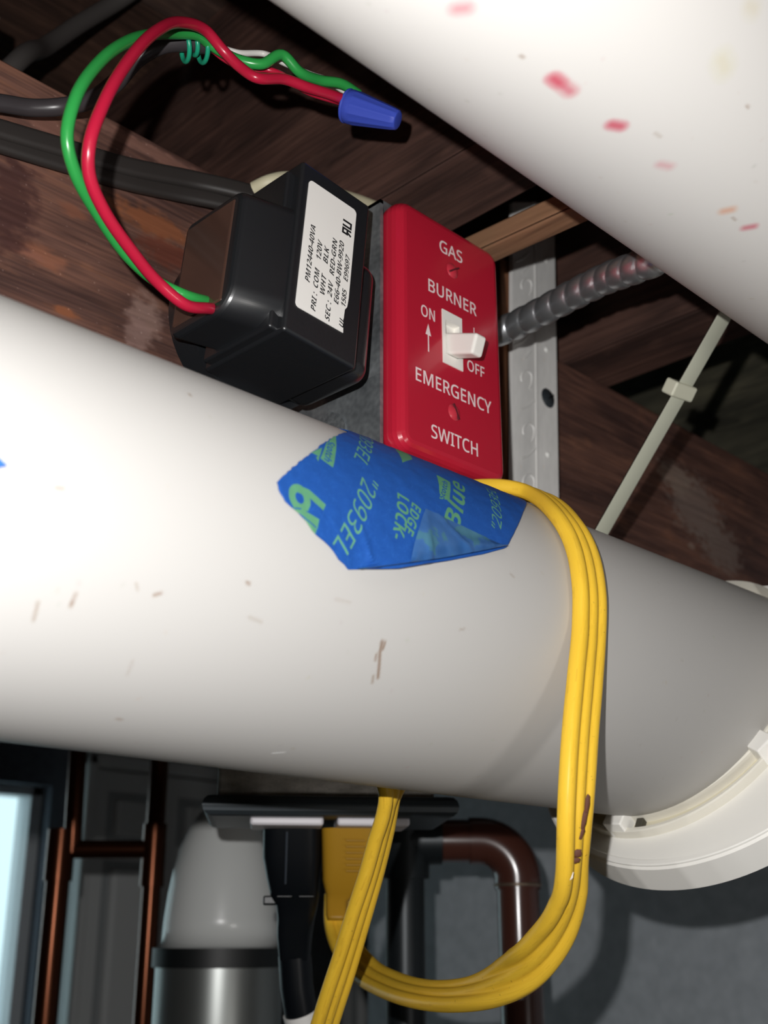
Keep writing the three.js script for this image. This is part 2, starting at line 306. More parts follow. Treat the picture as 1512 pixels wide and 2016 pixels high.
// collar flange on the lower pipe
{
  const n = V(1, -0.7, 0).normalize(), c = W(0.4292, 0.0856, -0.2453), g = thing('pipe_collar', 'white plastic collar flange with clips around the lower white pipe', 'collar', c);
  const e1 = V(-n.y, n.x, 0), bas = new THREE.Matrix4().makeBasis(V(0, 0, 1), e1, n.clone().multiplyScalar(-1)), q = new THREE.Quaternion().setFromRotationMatrix(bas), toW = geo => geo.applyQuaternion(q).translate(c.x, c.y, c.z);
  // local +z faces the camera side; the pipe cuts the slanted collar in an ellipse, taller by EL
  const inv = q.clone().invert(), t0 = (c.clone().sub(W(0, PA.y, PA.z)).dot(n)) / n.x, hole = W(t0, PA.y, PA.z).sub(c).applyQuaternion(inv), hx = hole.x, hy = hole.y, EL = 1 / n.x;
  const mC = M(0xf6f4ee, 0.45, { specularIntensity: 0.4 }), mR = M(0xe6e2d6, 0.5, { specularIntensity: 0.4 }), mCh = M(0xd9d2bb, 0.6);
  const ell = r0 => a => { const r = 0.0529 + (r0 - 0.0529) * (1 - 0.9 * smooth(0.15, 0.75, Math.sin(a))); return [hx + r * Math.cos(a), hy + EL * r * Math.sin(a)]; };   // the collar sits low: its rim thins out above the pipe
  const RO = 0.0755, disc = (r, gap) => a => {                    // circle about the collar's own centre, never closer to the pipe than gap
    const dx = Math.cos(a), dy = EL * Math.sin(a), l = Math.hypot(dx, dy), ux = dx / l, uy = dy / l, b = hx * ux + hy * uy, k = -b + Math.sqrt(Math.max(0, b * b - (hx * hx + hy * hy - r * r)));
    const m = Math.max(k, 0.0533 * l + gap); return [hx + ux * m, hy + uy * m];
  };
  const ring = (fi, fo, z0, z1, bev) => {
    const n = 160, pos = [], idx = [], mix = (p, q, t) => [p[0] + (q[0] - p[0]) * t, p[1] + (q[1] - p[1]) * t];
    for (let i = 0; i < n; i++) { const a = i / n * Math.PI * 2, p = fi(a), o = fo(a), L = Math.hypot(o[0] - p[0], o[1] - p[1]), t = Math.min(0.45, bev / L), pi = mix(p, o, t), po = mix(o, p, t); pos.push(p[0], p[1], z0, p[0], p[1], z1 - bev, pi[0], pi[1], z1, po[0], po[1], z1, o[0], o[1], z1 - bev, o[0], o[1], z0); }
    for (let i = 0; i < n; i++) for (let k = 0; k < 6; k++) { const a = i * 6 + k, b = i * 6 + (k + 1) % 6, c2 = ((i + 1) % n) * 6 + k, d = ((i + 1) % n) * 6 + (k + 1) % 6; idx.push(a, c2, b, b, c2, d); }
    const g2 = new THREE.BufferGeometry(); g2.setAttribute('position', new THREE.Float32BufferAttribute(pos, 3)); g2.setIndex(idx); return toCreasedNormals(g2, 0.5);
  };
  part(g, 'flange', toW(ring(ell(0.0533), disc(RO, 0.0004), -0.013, 0, 0.001)), mC);
  part(g, 'edge_bead', toW(ring(disc(RO - 0.0034, 0.0003), disc(RO - 0.0008, 0.0010), -0.001, 0.0009, 0.0004)), mC);
  part(g, 'inner_ring', toW(ring(ell(0.0530), ell(0.0548), -0.002, 0.006, 0.0005)), mR);
  part(g, 'groove', toW(ring(ell(0.0546), ell(0.0586), -0.002, 0.0010, 0.0001)), mCh);
  part(g, 'outer_ring', toW(ring(ell(0.0584), ell(0.0602), -0.002, 0.0042, 0.0005)), mR);
  // clips bridging the two rings
  const toLocal = (px, py) => { const d = ray(px, py), k = (c.clone().sub(camera.position)).dot(n) / d.dot(n); return d.multiplyScalar(k).add(camera.position).sub(c).applyQuaternion(inv); };
  for (const [px, py] of [[1236, 1622], [1478, 1462]]) {
    const l = toLocal(px, py), a = Math.atan2((l.y - hy) / EL, l.x - hx), r = 0.0566;
    const b = bx(0.0085, 0.0088, 0.0085, 0.0008).rotateZ(a).translate(hx + r * Math.cos(a), hy + EL * r * Math.sin(a), 0.0042);
    const m = part(g, 'clip', toW(b), mC);
  }
  { const l = toLocal(1268, 1628), a = Math.atan2((l.y - hy) / EL, l.x - hx), r = 0.0566; part(g, 'clip_slot', toW(bx(0.0045, 0.003, 0.005, 0.0003).rotateZ(a).translate(hx + r * Math.cos(a), hy + EL * r * Math.sin(a), 0.0012)), M(0x4a463c, 0.8)); }
}

// ---------------------------------------------------------------- junction box and the red switch
const ZP = -0.258;
const mGalv = M(0xffffff, 0.5, { metalness: 0.75, map: dataTex(256, 256, (u, v) => { const k = 150 + 70 * fbm(u * 8, v * 8, 4) + 20 * nz(u * 60, v * 60); return [k, k + 5, k + 8]; }) });
{
  const b = thing('junction_box', 'grey galvanised steel junction box behind the red plate', 'electrical box', W(0.291, 0.158, -0.3));
  const x0 = 0.2635, x1 = 0.3175, y0 = 0.158, y1 = 0.262, z1 = ZP - 0.0075;
  const walls = merge([box(x0, x0 + 0.0016, y0, y1, ZB + 0.001, z1, 0), box(x1 - 0.0016, x1, y0, y1, ZB + 0.001, z1, 0), box(x0, x1, y0, y0 + 0.0016, ZB + 0.001, z1, 0), box(x0, x1, y1 - 0.0016, y1, ZB + 0.001, z1, 0), box(x0, x1, y0, y1, ZB + 0.001, ZB + 0.0026, 0)]);
  part(b, 'box_body', planarUV(walls, (x, y, z) => [(x + z) * 9, y * 9]), mGalv);
  for (const [y, z] of [[0.172, -0.292], [0.244, -0.29]]) part(b, 'knockout', new THREE.CylinderGeometry(0.0095, 0.0095, 0.0008, 32).rotateZ(Math.PI / 2).translate(x0 - 0.0004, y + CY, z), mGalv);
  part(b, 'mounting_ear', box(x0 - 0.016, x0, 0.236, 0.255, ZB + 0.001, ZB + 0.003, 0.0004), mGalv);
}
{
  const s = thing('emergency_switch', 'red metal gas burner emergency switch plate with white toggle', 'switch', W(0.2953, 0.158, ZP));
  const cx = 0.2953, cy = 0.2107, fw = 0.0506, fh = 0.0946, bs = 0.0042, bt = 0.0058, r = 0.0028;
  const sh = new THREE.Shape(), hw = fw / 2, hh = fh / 2;
  sh.moveTo(-hw + r, -hh); sh.lineTo(hw - r, -hh); sh.absarc(hw - r, -hh + r, r, -Math.PI / 2, 0); sh.lineTo(hw, hh - r); sh.absarc(hw - r, hh - r, r, 0, Math.PI / 2); sh.lineTo(-hw + r, hh); sh.absarc(-hw + r, hh - r, r, Math.PI / 2, Math.PI); sh.lineTo(-hw, -hh + r); sh.absarc(-hw + r, -hh + r, r, Math.PI, 1.5 * Math.PI);
  const slotA = atZ(870.5, 663, ZP), slotB = atZ(909, 672, ZP), sx0 = slotA.x - cx, sx1 = slotB.x - cx, sy1 = atZ(889, 618.5, ZP).y - CY - cy, sy0 = atZ(891, 722.5, ZP).y - CY - cy;
  const hole = new THREE.Path(); hole.moveTo(sx0, sy0); hole.lineTo(sx0, sy1); hole.lineTo(sx1, sy1); hole.lineTo(sx1, sy0); hole.closePath(); sh.holes.push(hole);
  const pg = new THREE.ExtrudeGeometry(sh, { depth: 0.0006, bevelEnabled: true, bevelThickness: bt, bevelSize: bs, bevelSegments: 5, curveSegments: 10 });
  // the bevel closes the slot's lower layers; keep the slot straight
  { const p = pg.attributes.position; for (let i = 0; i < p.count; i++) { const x = p.getX(i), y = p.getY(i); if (x > sx0 - 0.0001 && x < sx1 + 0.0001 && y > sy0 - 0.0001 && y < sy1 + 0.0001) { p.setX(i, x < (sx0 + sx1) / 2 ? sx0 : sx1); p.setY(i, y < (sy0 + sy1) / 2 ? sy0 : sy1); } } }
  pg.translate(cx, cy + CY, ZP - bt - 0.0006);
  const TW = 1160, TH = 2044, HX = 0.0295, HY = 0.052;
  const map = canvasTex(TW, TH, (c) => {
    c.fillStyle = '#b81e34'; c.fillRect(0, 0, TW, TH);
    for (let k = 0; k < 4000; k++) { c.fillStyle = `rgba(${150 + rnd() * 60},${20 + rnd() * 20},${40 + rnd() * 20},0.10)`; c.fillRect(rnd() * TW, rnd() * TH, 3, 3); }
    const T = (px, py) => { const p = atZ(px, py, ZP); return [(p.x - cx + HX) / (2 * HX) * TW, (HY - (p.y - CY - cy)) / (2 * HY) * TH]; };
    c.fillStyle = '#f2dede'; c.textBaseline = 'middle';
    const put = (str, A, B, capMM) => {
      const [ax, ay] = T(...A), [bx_, by] = T(...B), fs = capMM / 1000 / (2 * HY) * TH / 0.72; c.font = `${fs}px sans-serif`;
      const w = c.measureText(str).width; c.save(); c.translate((ax + bx_) / 2, (ay + by) / 2); c.scale((bx_ - ax) / w, 1); c.strokeStyle = '#f2dede'; c.lineWidth = 2.5; c.strokeText(str, -w / 2, 0); c.fillText(str, -w / 2, 0); c.restore();
    };
    put('GAS', [864, 485], [911, 506], 5.2); put('BURNER', [841, 562], [938, 609], 5.2); put('ON', [828, 610], [858, 623], 4.6); put('OFF', [919, 717], [954, 735], 4.4); put('EMERGENCY', [816, 739], [967, 799], 5.2); put('SWITCH', [848, 850], [943, 885], 5.2);
    const [ux, uy] = T(843, 637), [vx, vy] = T(845, 693); c.lineWidth = 13; c.beginPath(); c.moveTo(ux, uy + 30); c.lineTo(ux, vy); c.strokeStyle = '#f2dede'; c.stroke();
    c.beginPath(); c.moveTo(ux, uy); c.lineTo(ux - 30, uy + 95); c.lineTo(ux + 30, uy + 95); c.fill();
    const [wx, wy] = T(933, 645), [, wz] = T(935, 694); c.lineWidth = 11; c.beginPath(); c.moveTo(wx, wy); c.lineTo(wx, wz - 40); c.stroke(); c.beginPath(); c.moveTo(wx, wz + 30); c.lineTo(wx - 26, wz - 55); c.lineTo(wx + 26, wz - 55); c.fill();
  });
  planarUV(pg, (x, y) => [(x - cx + HX) / (2 * HX), (y - CY - cy + HY) / (2 * HY)]);
  const mRed = M(0xffffff, 0.32, { map, clearcoat: 0.6, clearcoatRoughness: 0.16, specularIntensity: 0.5 });
  part(s, 'cover_plate', pg, mRed);
  const mScrew = M(0xc03040, 0.35, { clearcoat: 0.4 });
  for (const [px, py, a] of [[890, 533, 0.6], [893.5, 812, -1.1]]) {
    const p = atZ(px, py, ZP), h = part(s, 'screw', new THREE.SphereGeometry(0.0048, 28, 10, 0, Math.PI * 2, 0, 0.74).rotateX(Math.PI / 2).translate(0, 0, -0.0036).translate(p.x, p.y, ZP + 0.0002), mScrew);
    part(h, 'slot', new THREE.BoxGeometry(0.0062, 0.0007, 0.0006).rotateZ(a).translate(p.x, p.y, ZP + 0.0012), M(0x5a1420, 0.6));
  }
  const mTog = M(0xf0ede6, 0.35, { specularIntensity: 0.5 });
  const X0 = cx + sx0, X1 = cx + sx1, Y0 = cy + sy0, Y1 = cy + sy1, t = 0.0016, fr = ZP + 0.0004;
  part(s, 'toggle_frame', merge([box(X0, X0 + t, Y0, Y1, fr - 0.007, fr, 0), box(X1 - t, X1, Y0, Y1, fr - 0.007, fr, 0), box(X0 + t, X1 - t, Y0, Y0 + 0.004, fr - 0.007, fr, 0), box(X0 + t, X1 - t, Y1 - 0.004, Y1, fr - 0.007, fr, 0), box(X0 + t, X1 - t, Y0 + 0.003, Y1 - 0.003, fr - 0.008, fr - 0.0028, 0)]), mTog);
  // lever: tapering bar leaning down and out
  const a = W((X0 + X1) / 2, cy - 0.0005, ZP - 0.005), b = W((X0 + X1) / 2, cy - 0.0068, ZP + 0.0125);
  const lev = new RoundedBoxGeometry(0.0064, 0.0084, 0.0205, 3, 0.0012); { const p = lev.attributes.position; for (let i = 0; i < p.count; i++) { const k = (p.getZ(i) + 0.01) / 0.0205; p.setX(i, p.getX(i) * (1.06 - 0.14 * k)); p.setY(i, p.getY(i) * (1.04 - 0.08 * k)); } lev.computeVertexNormals(); }
  const d = b.clone().sub(a).normalize(), mid = a.clone().lerp(b, 0.5);
  lev.applyQuaternion(new THREE.Quaternion().setFromUnitVectors(V(0, 0, 1), d)).translate(mid.x, mid.y, mid.z);
  part(s, 'toggle', lev, mTog);
}

// ---------------------------------------------------------------- transformer
{
  const ZL = -0.249, tl = atZ(590, 325, ZL), tr = atZ(735, 395, ZL), br = atZ(695, 720, ZL), bl = atZ(565, 655, ZL);
  const c = tl.clone().add(tr).add(br).add(bl).multiplyScalar(0.25), up = tl.clone().add(tr).sub(bl).sub(br).multiplyScalar(0.5), hgt = up.length(), wid = (tr.x - tl.x + br.x - bl.x) / 2;
  const lean = Math.atan2(up.x, up.y);                            // leans to the right at the top
  const g = thing('transformer', 'black plastic transformer with white printed label beside the red plate', 'transformer', W(c.x, c.y - CY - hgt / 2, ZL - 0.03));
  const put = geo => geo.rotateZ(-lean).translate(c.x, c.y, 0);
  const blk = M(0x17191c, 0.46, { clearcoat: 1, clearcoatRoughness: 0.28, bumpMap: dataTex(256, 256, (u, v) => { const k = 128 + 120 * fbm(u * 30, v * 30, 3); return [k, k, k]; }, false), bumpScale: 0.00012 });
  const bb = (x0, x1, y0, y1, z0, z1, r) => new RoundedBoxGeometry(x1 - x0, y1 - y0, z1 - z0, 5, r).translate((x0 + x1) / 2, (y0 + y1) / 2, (z0 + z1) / 2);
  const hw = wid / 2, hh = hgt / 2;
  part(g, 'core', put(bb(-hw, hw, -hh, hh, ZL - 0.041, ZL, 0.0012)), blk);
  // left coil cover
  const prof = (y0, y1, z0, z1, rb, rt) => { const p = new THREE.Shape(); p.moveTo(z0 + 0.004, y0); p.lineTo(z1 - rb, y0); p.absarc(z1 - rb, y0 + rb, rb, -Math.PI / 2, 0); p.lineTo(z1, y1 - rt); p.absarc(z1 - rt, y1 - rt, rt, 0, Math.PI / 2); p.lineTo(z0 + 0.004, y1); p.absarc(z0 + 0.004, y1 - 0.004, 0.004, Math.PI / 2, Math.PI); p.lineTo(z0, y0 + 0.004); p.absarc(z0 + 0.004, y0 + 0.004, 0.004, Math.PI, 1.5 * Math.PI); return p; };
  const hump = (x0, x1, ...q) => new THREE.ExtrudeGeometry(prof(...q), { depth: x1 - x0 - 0.004, bevelEnabled: true, bevelThickness: 0.002, bevelSize: 0.002, bevelOffset: -0.002, bevelSegments: 4, curveSegments: 14 }).rotateY(-Math.PI / 2).scale(-1, 1, 1).translate(x0 + 0.002, 0, 0);
  const fixWind = g0 => { const g1 = g0.toNonIndexed ? (g0.index ? g0.toNonIndexed() : g0) : g0, p = g1.attributes.position, nn = g1.attributes.normal, uu = g1.attributes.uv; for (let i = 0; i < p.count; i += 3) for (const at of [p, nn, uu]) for (let k = 0; k < at.itemSize; k++) { const t = at.array[(i + 1) * at.itemSize + k]; at.array[(i + 1) * at.itemSize + k] = at.array[(i + 2) * at.itemSize + k]; at.array[(i + 2) * at.itemSize + k] = t; } return g1; };
  const shear = g0 => { const p = g0.attributes.position, nn = g0.attributes.normal, v = V(0, 0, 0); for (let i = 0; i < p.count; i++) { const d = p.getX(i) + hw, k = 0.42; if (d > 0) continue; p.setZ(i, p.getZ(i) + k * d); v.set(nn.getX(i) - k * nn.getZ(i), nn.getY(i), nn.getZ(i)).normalize(); nn.setXYZ(i, v.x, v.y, v.z); } return g0; };   // the cover slopes back towards its outer end
  const cover = part(g, 'coil_cover', put(merge([shear(fixWind(hump(-hw - 0.0168, -hw + 0.004, -hh + 0.003, hh - 0.0175, ZL - 0.032, ZL - 0.0005, 0.009, 0.005))), bb(-hw - 0.003, -hw + 0.002, -hh + 0.001, hh - 0.004, ZL - 0.038, ZL - 0.0035, 0.001)])), blk);
  part(cover, 'painted_reflection', put(shear(bb(-hw - 0.0173, -hw - 0.0145, -hh + 0.0065, hh - 0.0205, ZL - 0.0295, ZL - 0.0040, 0.0008))), M(0x4a352d, 0.22, { clearcoat: 0.6, clearcoatRoughness: 0.1 }));  // the beam's reflection on the cover's end, painted as a brown panel
  part(g, 'coil_cover', put(bb(hw - 0.004, hw + 0.0125, -hh + 0.002, hh - 0.017, ZL - 0.040, ZL - 0.0055, 0.006)), blk);
  // rounded base plate towards the box
  part(g, 'base_plate', put(new THREE.CylinderGeometry(0.031, 0.031, 0.010, 48).rotateX(Math.PI / 2).translate(0.004, -0.006, ZL - 0.046)), blk);
  // label
  const corners = [[583, 607], [683, 655], [701, 405], [607, 360]].map(p => atZ(...p, ZL + 0.0003)).map(p => { const x = p.x - c.x, y = p.y - c.y, a = lean; return [x * Math.cos(a) - y * Math.sin(a), x * Math.sin(a) + y * Math.cos(a)]; });
  const lx0 = (corners[0][0] + corners[3][0]) / 2, lx1 = (corners[1][0] + corners[2][0]) / 2, ly0 = (corners[0][1] + corners[1][1]) / 2, ly1 = (corners[2][1] + corners[3][1]) / 2;
  const lw = lx1 - lx0, lh = ly1 - ly0, ls = new THREE.Shape(), lr = 0.0017;
  ls.moveTo(lx0 + lr, ly0); ls.lineTo(lx1 - 0.001, ly0 + 0.0002); ls.lineTo(lx1 - 0.0014, ly0 + 0.004); ls.lineTo(lx1 - 0.0012, ly0 + 0.009); ls.lineTo(lx1 - 0.0003, ly0 + 0.0105); ls.lineTo(lx1, ly0 + 0.014); ls.lineTo(lx1, ly1 - lr); ls.absarc(lx1 - lr, ly1 - lr, lr, 0, Math.PI / 2); ls.lineTo(lx0 + lr, ly1); ls.absarc(lx0 + lr, ly1 - lr, lr, Math.PI / 2, Math.PI); ls.lineTo(lx0, ly0 + lr); ls.absarc(lx0 + lr, ly0 + lr, lr, Math.PI, 1.5 * Math.PI);
  const lg = planarUV(new THREE.ExtrudeGeometry(ls, { depth: 0.00025, bevelEnabled: false }), (x, y) => [(x - lx0) / lw, (y - ly0) / lh]).translate(0, 0, ZL);
  const lt = canvasTex(700, Math.round(700 * lh / lw), (k, w, h) => {
    k.fillStyle = '#e8e5e0'; k.fillRect(0, 0, w, h);
    k.fillStyle = '#2c2c2e'; k.textBaseline = 'middle';
    const row = (str, u, v0, v1, fs) => { k.save(); k.translate(u * w, h * (1 - v0)); k.rotate(-Math.PI / 2); k.font = `italic bold ${fs}px sans-serif`; const tw = k.measureText(str).width; k.scale((v1 - v0) * h / tw, 1); k.fillText(str, 0, 0); k.restore(); };
    row('PM12440-40VA', 0.17, 0.215, 0.665, 92); row('PRI :  COM    120V', 0.335, 0.03, 0.575, 92); row('WHT     BLK', 0.475, 0.185, 0.56, 92); row('SEC :  24V   RED-GRN', 0.62, 0.02, 0.665, 92); row('E66-40-BW-9920', 0.76, 0.18, 0.68, 92); row('UL     1585    E99697', 0.905, 0.03, 0.60, 88);
    k.save(); k.translate(0.84 * w, h * 0.245); k.rotate(-Math.PI / 2); k.lineWidth = 26; k.strokeStyle = '#1d1d1f'; k.lineJoin = 'miter';
    k.beginPath(); k.moveTo(10, 62); k.lineTo(38, 8); k.stroke(); k.beginPath(); k.moveTo(70, 62); k.lineTo(70, -58); k.lineTo(14, -58); k.lineTo(14, 6); k.lineTo(64, 6); k.stroke(); k.beginPath(); k.moveTo(108, -70); k.lineTo(108, 50); k.lineTo(170, 50); k.lineTo(170, -70); k.stroke(); k.restore();
    for (let i = 0; i < 500; i++) { k.fillStyle = `rgba(90,80,70,${0.06 * rnd()})`; k.fillRect(rnd() * w, rnd() * h, 2 + rnd() * 5, 2 + rnd() * 3); }
  });
  part(g, 'label', put(lg), M(0xffffff, 0.55, { map: lt, specularIntensity: 0.3 }), 'white printed rating label');
}

// ---------------------------------------------------------------- wires and cables at the upper left
const mRedW = M(0xb81c3a, 0.28, { clearcoat: 0.3 }), mGreenW = M(0x2f9a48, 0.28, { clearcoat: 0.3 }), mWhiteW = M(0xd8d6d0, 0.4), mTeal = M(0x1f9a76, 0.3);
const mCable = M(0x2b2728, 0.42), mCableB = M(0x2e2a28, 0.55);
const path = list => list.map(([px, py, z]) => atZ(px, py, z));
{
  const p = path([[440, 608, -0.270], [408, 607, -0.264], [365, 600, -0.262], [310, 555, -0.262], [260, 495, -0.258], [205, 415, -0.252], [176, 345, -0.247], [176, 285, -0.243], [208, 195, -0.241], [260, 110, -0.244], [310, 60, -0.249], [355, 44, -0.255], [405, 60, -0.259], [440, 100, -0.260], [470, 130, -0.258], [505, 153, -0.254], [560, 156, -0.252], [605, 172, -0.25], [650, 186, -0.249], [700, 205, -0.249]]);
  solo('red_wire', tube(p, 0.00185, 260, 14), mRedW, 'glossy red insulated wire looping from transformer to blue connector', 'wire');
  const q = path([[438, 600, -0.275], [404, 593, -0.268], [360, 580, -0.266], [310, 555, -0.269], [255, 508, -0.268], [195, 425, -0.262], [148, 340, -0.255], [132, 270, -0.251], [150, 190, -0.249], [200, 118, -0.252], [255, 80, -0.257], [300, 68, -0.262], [345, 66, -0.266], [390, 70, -0.267], [415, 88, -0.268], [440, 104, -0.266], [470, 118, -0.262], [515, 126, -0.2575], [555, 108, -0.2545], [590, 142, -0.254], [630, 158, -0.254], [672, 165, -0.252], [705, 185, -0.252]]);
  solo('green_wire', tube(q, 0.00185, 260, 14), mGreenW, 'glossy green insulated wire looping from transformer to blue connector', 'wire');
  // jacketed control cable and its thin conductors
  const j = path([[-900, -40, -0.326], [-400, 130, -0.325], [-60, 198, -0.322], [0, 203, -0.321], [60, 212, -0.32], [120, 210, -0.315], [180, 196, -0.305], [225, 165, -0.295], [270, 115, -0.284], [320, 88, -0.278], [370, 84, -0.274], [412, 90, -0.272]]);
  const cb = thing('control_cable', 'dark grey jacketed control cable with thin wires at its stripped end', 'cable', j[1].clone());
  part(cb, 'jacket', tube(j, 0.0031, 160, 14), M(0x3a3638, 0.34));
  const end = [410, 90, -0.272];
  part(cb, 'conductor', tube(path([end, [440, 115, -0.27], [480, 135, -0.2655], [530, 138, -0.261], [560, 150, -0.2575], [600, 178, -0.254], [650, 196, -0.252], [700, 208, -0.252]]), 0.0011, 120, 10), mRedW, 'thin red conductor');
  part(cb, 'conductor', tube(path([end, [440, 96, -0.272], [470, 104, -0.270], [520, 106, -0.267], [560, 124, -0.260], [610, 146, -0.258], [645, 158, -0.258], [672, 176, -0.256], [705, 195, -0.254]]), 0.0011, 120, 10), mWhiteW, 'thin white conductor');
  part(cb, 'conductor', tube(path([end, [445, 112, -0.275], [500, 130, -0.27], [580, 165, -0.262], [630, 188, -0.257], [700, 214, -0.256]]), 0.0011, 120, 10), mRedW, 'thin red conductor');
  // green wire wound round the jacket
  const hel = []; const cA = atZ(350, 85, -0.275), cB = atZ(408, 89, -0.272), ax = cB.clone().sub(cA).normalize(), e1 = V(0, 1, 0).addScaledVector(ax, -ax.y).normalize(), e2 = new THREE.Vector3().crossVectors(ax, e1);
  for (let k = 0; k <= 60; k++) { const t = k / 60, a = t * Math.PI * 2 * 3.2; const u = t < 0.33 ? t * 1.35 : 0.45 + (t - 0.33) * 0.8; const rr = 0.0046 + 0.0012 * Math.sin(a * 0.5); hel.push(cA.clone().lerp(cB, u).addScaledVector(e1, rr * Math.cos(a)).addScaledVector(e2, rr * Math.sin(a))); }
  part(cb, 'binding_wire', tube(hel, 0.00085, 240, 8), mTeal, 'thin green wire wound round the cable end');
  // wire connector
  const a = atZ(682, 208, -0.2505), b = atZ(784, 237, -0.2350), n = thing('wire_connector', 'blue plastic twist-on wire connector at the wire ends', 'wire nut', a.clone());
  const d = b.clone().sub(a), L = d.length(), pts = [[0.0050, 0], [0.0058, 0.0002], [0.0060, L * 0.1], [0.0059, L * 0.14], [0.0057, L * 0.2], [0.0037, L * 0.9], [0.0034, L * 0.985], [0.0027, L], [0, L]].map(q => new THREE.Vector2(...q));
  const qn = new THREE.Quaternion().setFromUnitVectors(V(0, 1, 0), d.clone().normalize()), mB = M(0x3c4fb4, 0.45, { specularIntensity: 0.4 });
  const lath = new THREE.LatheGeometry(pts, 72); { const p = lath.attributes.position; for (let i = 0; i < p.count; i++) { const y = p.getY(i); if (y > L * 0.17 && y < L * 0.97) { const an = Math.atan2(p.getZ(i), p.getX(i)), s = 1 + 0.045 * Math.max(0, Math.cos(an * 12)); p.setX(i, p.getX(i) * s); p.setZ(i, p.getZ(i) * s); } } lath.computeVertexNormals(); }
  const body = part(n, 'connector_body', lath.applyQuaternion(qn).translate(a.x, a.y, a.z), mB);
  part(n, 'skirt', new THREE.TorusGeometry(0.0055, 0.0006, 10, 48).rotateX(Math.PI / 2).translate(0, 0.0004, 0).applyQuaternion(qn).translate(a.x, a.y, a.z), mB);
}
{
  const Zc = V(0, 0, 1), N = k => Array.from({ length: k }, () => Zc.clone());
  const c1 = path([[-900, -120, -0.328], [-400, 118, -0.328], [-60, 236, -0.328], [0, 255, -0.328], [120, 290, -0.328], [250, 328, -0.328], [380, 354, -0.326], [470, 374, -0.318], [560, 400, -0.308]]);
  solo('flat_cable', sweep(c1, N(c1.length), flatProfile(0.0078, 0.0042), 120), mCableB, 'upper of two dark flat cables running along beam into the transformer', 'cable');
  const c2 = path([[-900, -90, -0.330], [-400, 146, -0.330], [-60, 264, -0.330], [0, 283, -0.330], [120, 320, -0.330], [250, 358, -0.330], [350, 380, -0.329], [430, 396, -0.324], [560, 425, -0.314]]);
  solo('flat_cable', sweep(c2, N(c2.length), flatProfile(0.0070, 0.0042), 120), mCableB, 'lower of two dark flat cables running along beam into the transformer', 'cable');
  solo('ceiling_cable', tube([W(0.12, 0.10, -0.47), W(0.14, 0.26, -0.45), atY(30, 125, 0.36), atY(90, 92, 0.40), atY(160, 45, 0.43), atY(235, 0, 0.455), atY(300, -45, 0.47)], 0.0045, 60, 12), M(0x4a4644, 0.6), 'dark grey cable climbing to the subfloor at top left', 'cable');
  solo('cream_cable', tube(path([[500, 372, -0.312], [530, 358, -0.306], [570, 352, -0.303], [620, 372, -0.30], [700, 395, -0.30], [745, 412, -0.30]]), 0.0030, 40, 10), M(0xc9c2a4, 0.5), 'cream cable peeking out above the black transformer', 'cable');
}

// ---------------------------------------------------------------- right of the switch: conduit, lath, white strip, cable tie
{
  const pts = [W(0.312, 0.236, -0.300), W(0.340, 0.243, -0.297), atZ(985, 652, -0.287), atZ(1050, 622, -0.268), atZ(1120, 585, -0.247), atZ(1190, 550, -0.226), atZ(1238, 532, -0.211), atZ(1290, 512, -0.197), atZ(1340, 495, -0.188)];
  const cv = new THREE.CatmullRomCurve3(pts, false, 'centripetal'), L = cv.getLength(), pitch = 0.0092, na = 28, nl = Math.round(L / pitch * 16), pos = [], idx = [];
  const fr = cv.computeFrenetFrames(nl, false);
  for (let i = 0; i <= nl; i++) { const p = cv.getPointAt(i / nl); for (let k = 0; k < na; k++) { const a = k / na * Math.PI * 2, ph = ((i / nl * L / pitch) + k / na) % 1, r = 0.0053 + 0.0011 * Math.pow(Math.abs(Math.sin(ph * Math.PI)), 0.42); const q = p.clone().addScaledVector(fr.normals[i], r * Math.cos(a)).addScaledVector(fr.binormals[i], r * Math.sin(a)); pos.push(q.x, q.y, q.z); } }
  for (let i = 0; i < nl; i++) for (let k = 0; k < na; k++) { const a = i * na + k, b = i * na + (k + 1) % na; idx.push(a, b, a + na, b, b + na, a + na); }
  const g = new THREE.BufferGeometry(); g.setAttribute('position', new THREE.Float32BufferAttribute(pos, 3)); g.setIndex(idx); g.computeVertexNormals();
  const c = thing('flexible_conduit', 'coiled grey metal flexible conduit leaving the right of the red plate', 'conduit', pts[2].clone());
  part(c, 'armour', g, M(0xd2d5d8, 0.35, { metalness: 0.9, side: THREE.DoubleSide }));
  const e = pts[pts.length - 1], dd = e.clone().sub(pts[pts.length - 2]).normalize();
  part(c, 'bushing', rod(e.clone().addScaledVector(dd, -0.004), e.clone().addScaledVector(dd, 0.0006), 0.0045), M(0x7a5a3c, 0.6));
}
solo('wood_lath', woodUV((() => { const a = atY(945, 492, 0.268), b = atY(1128, 408, 0.268), d = b.clone().sub(a), g = bx(0.0125, 0.0100, d.length() + 0.02, 0.002); g.applyQuaternion(new THREE.Quaternion().setFromUnitVectors(V(0, 0, 1), d.normalize())); const m = a.clone().lerp(b, 0.45); return g.translate(m.x, m.y, m.z); })(), 'z', 0.6, 0.2), wood(woodTex(256, 128, 0.3, 0.1, [134, 100, 76], [142, 107, 81], [150, 114, 87], 2), 0.6), 'light brown wooden lath above the right corner of the red plate', 'lath');
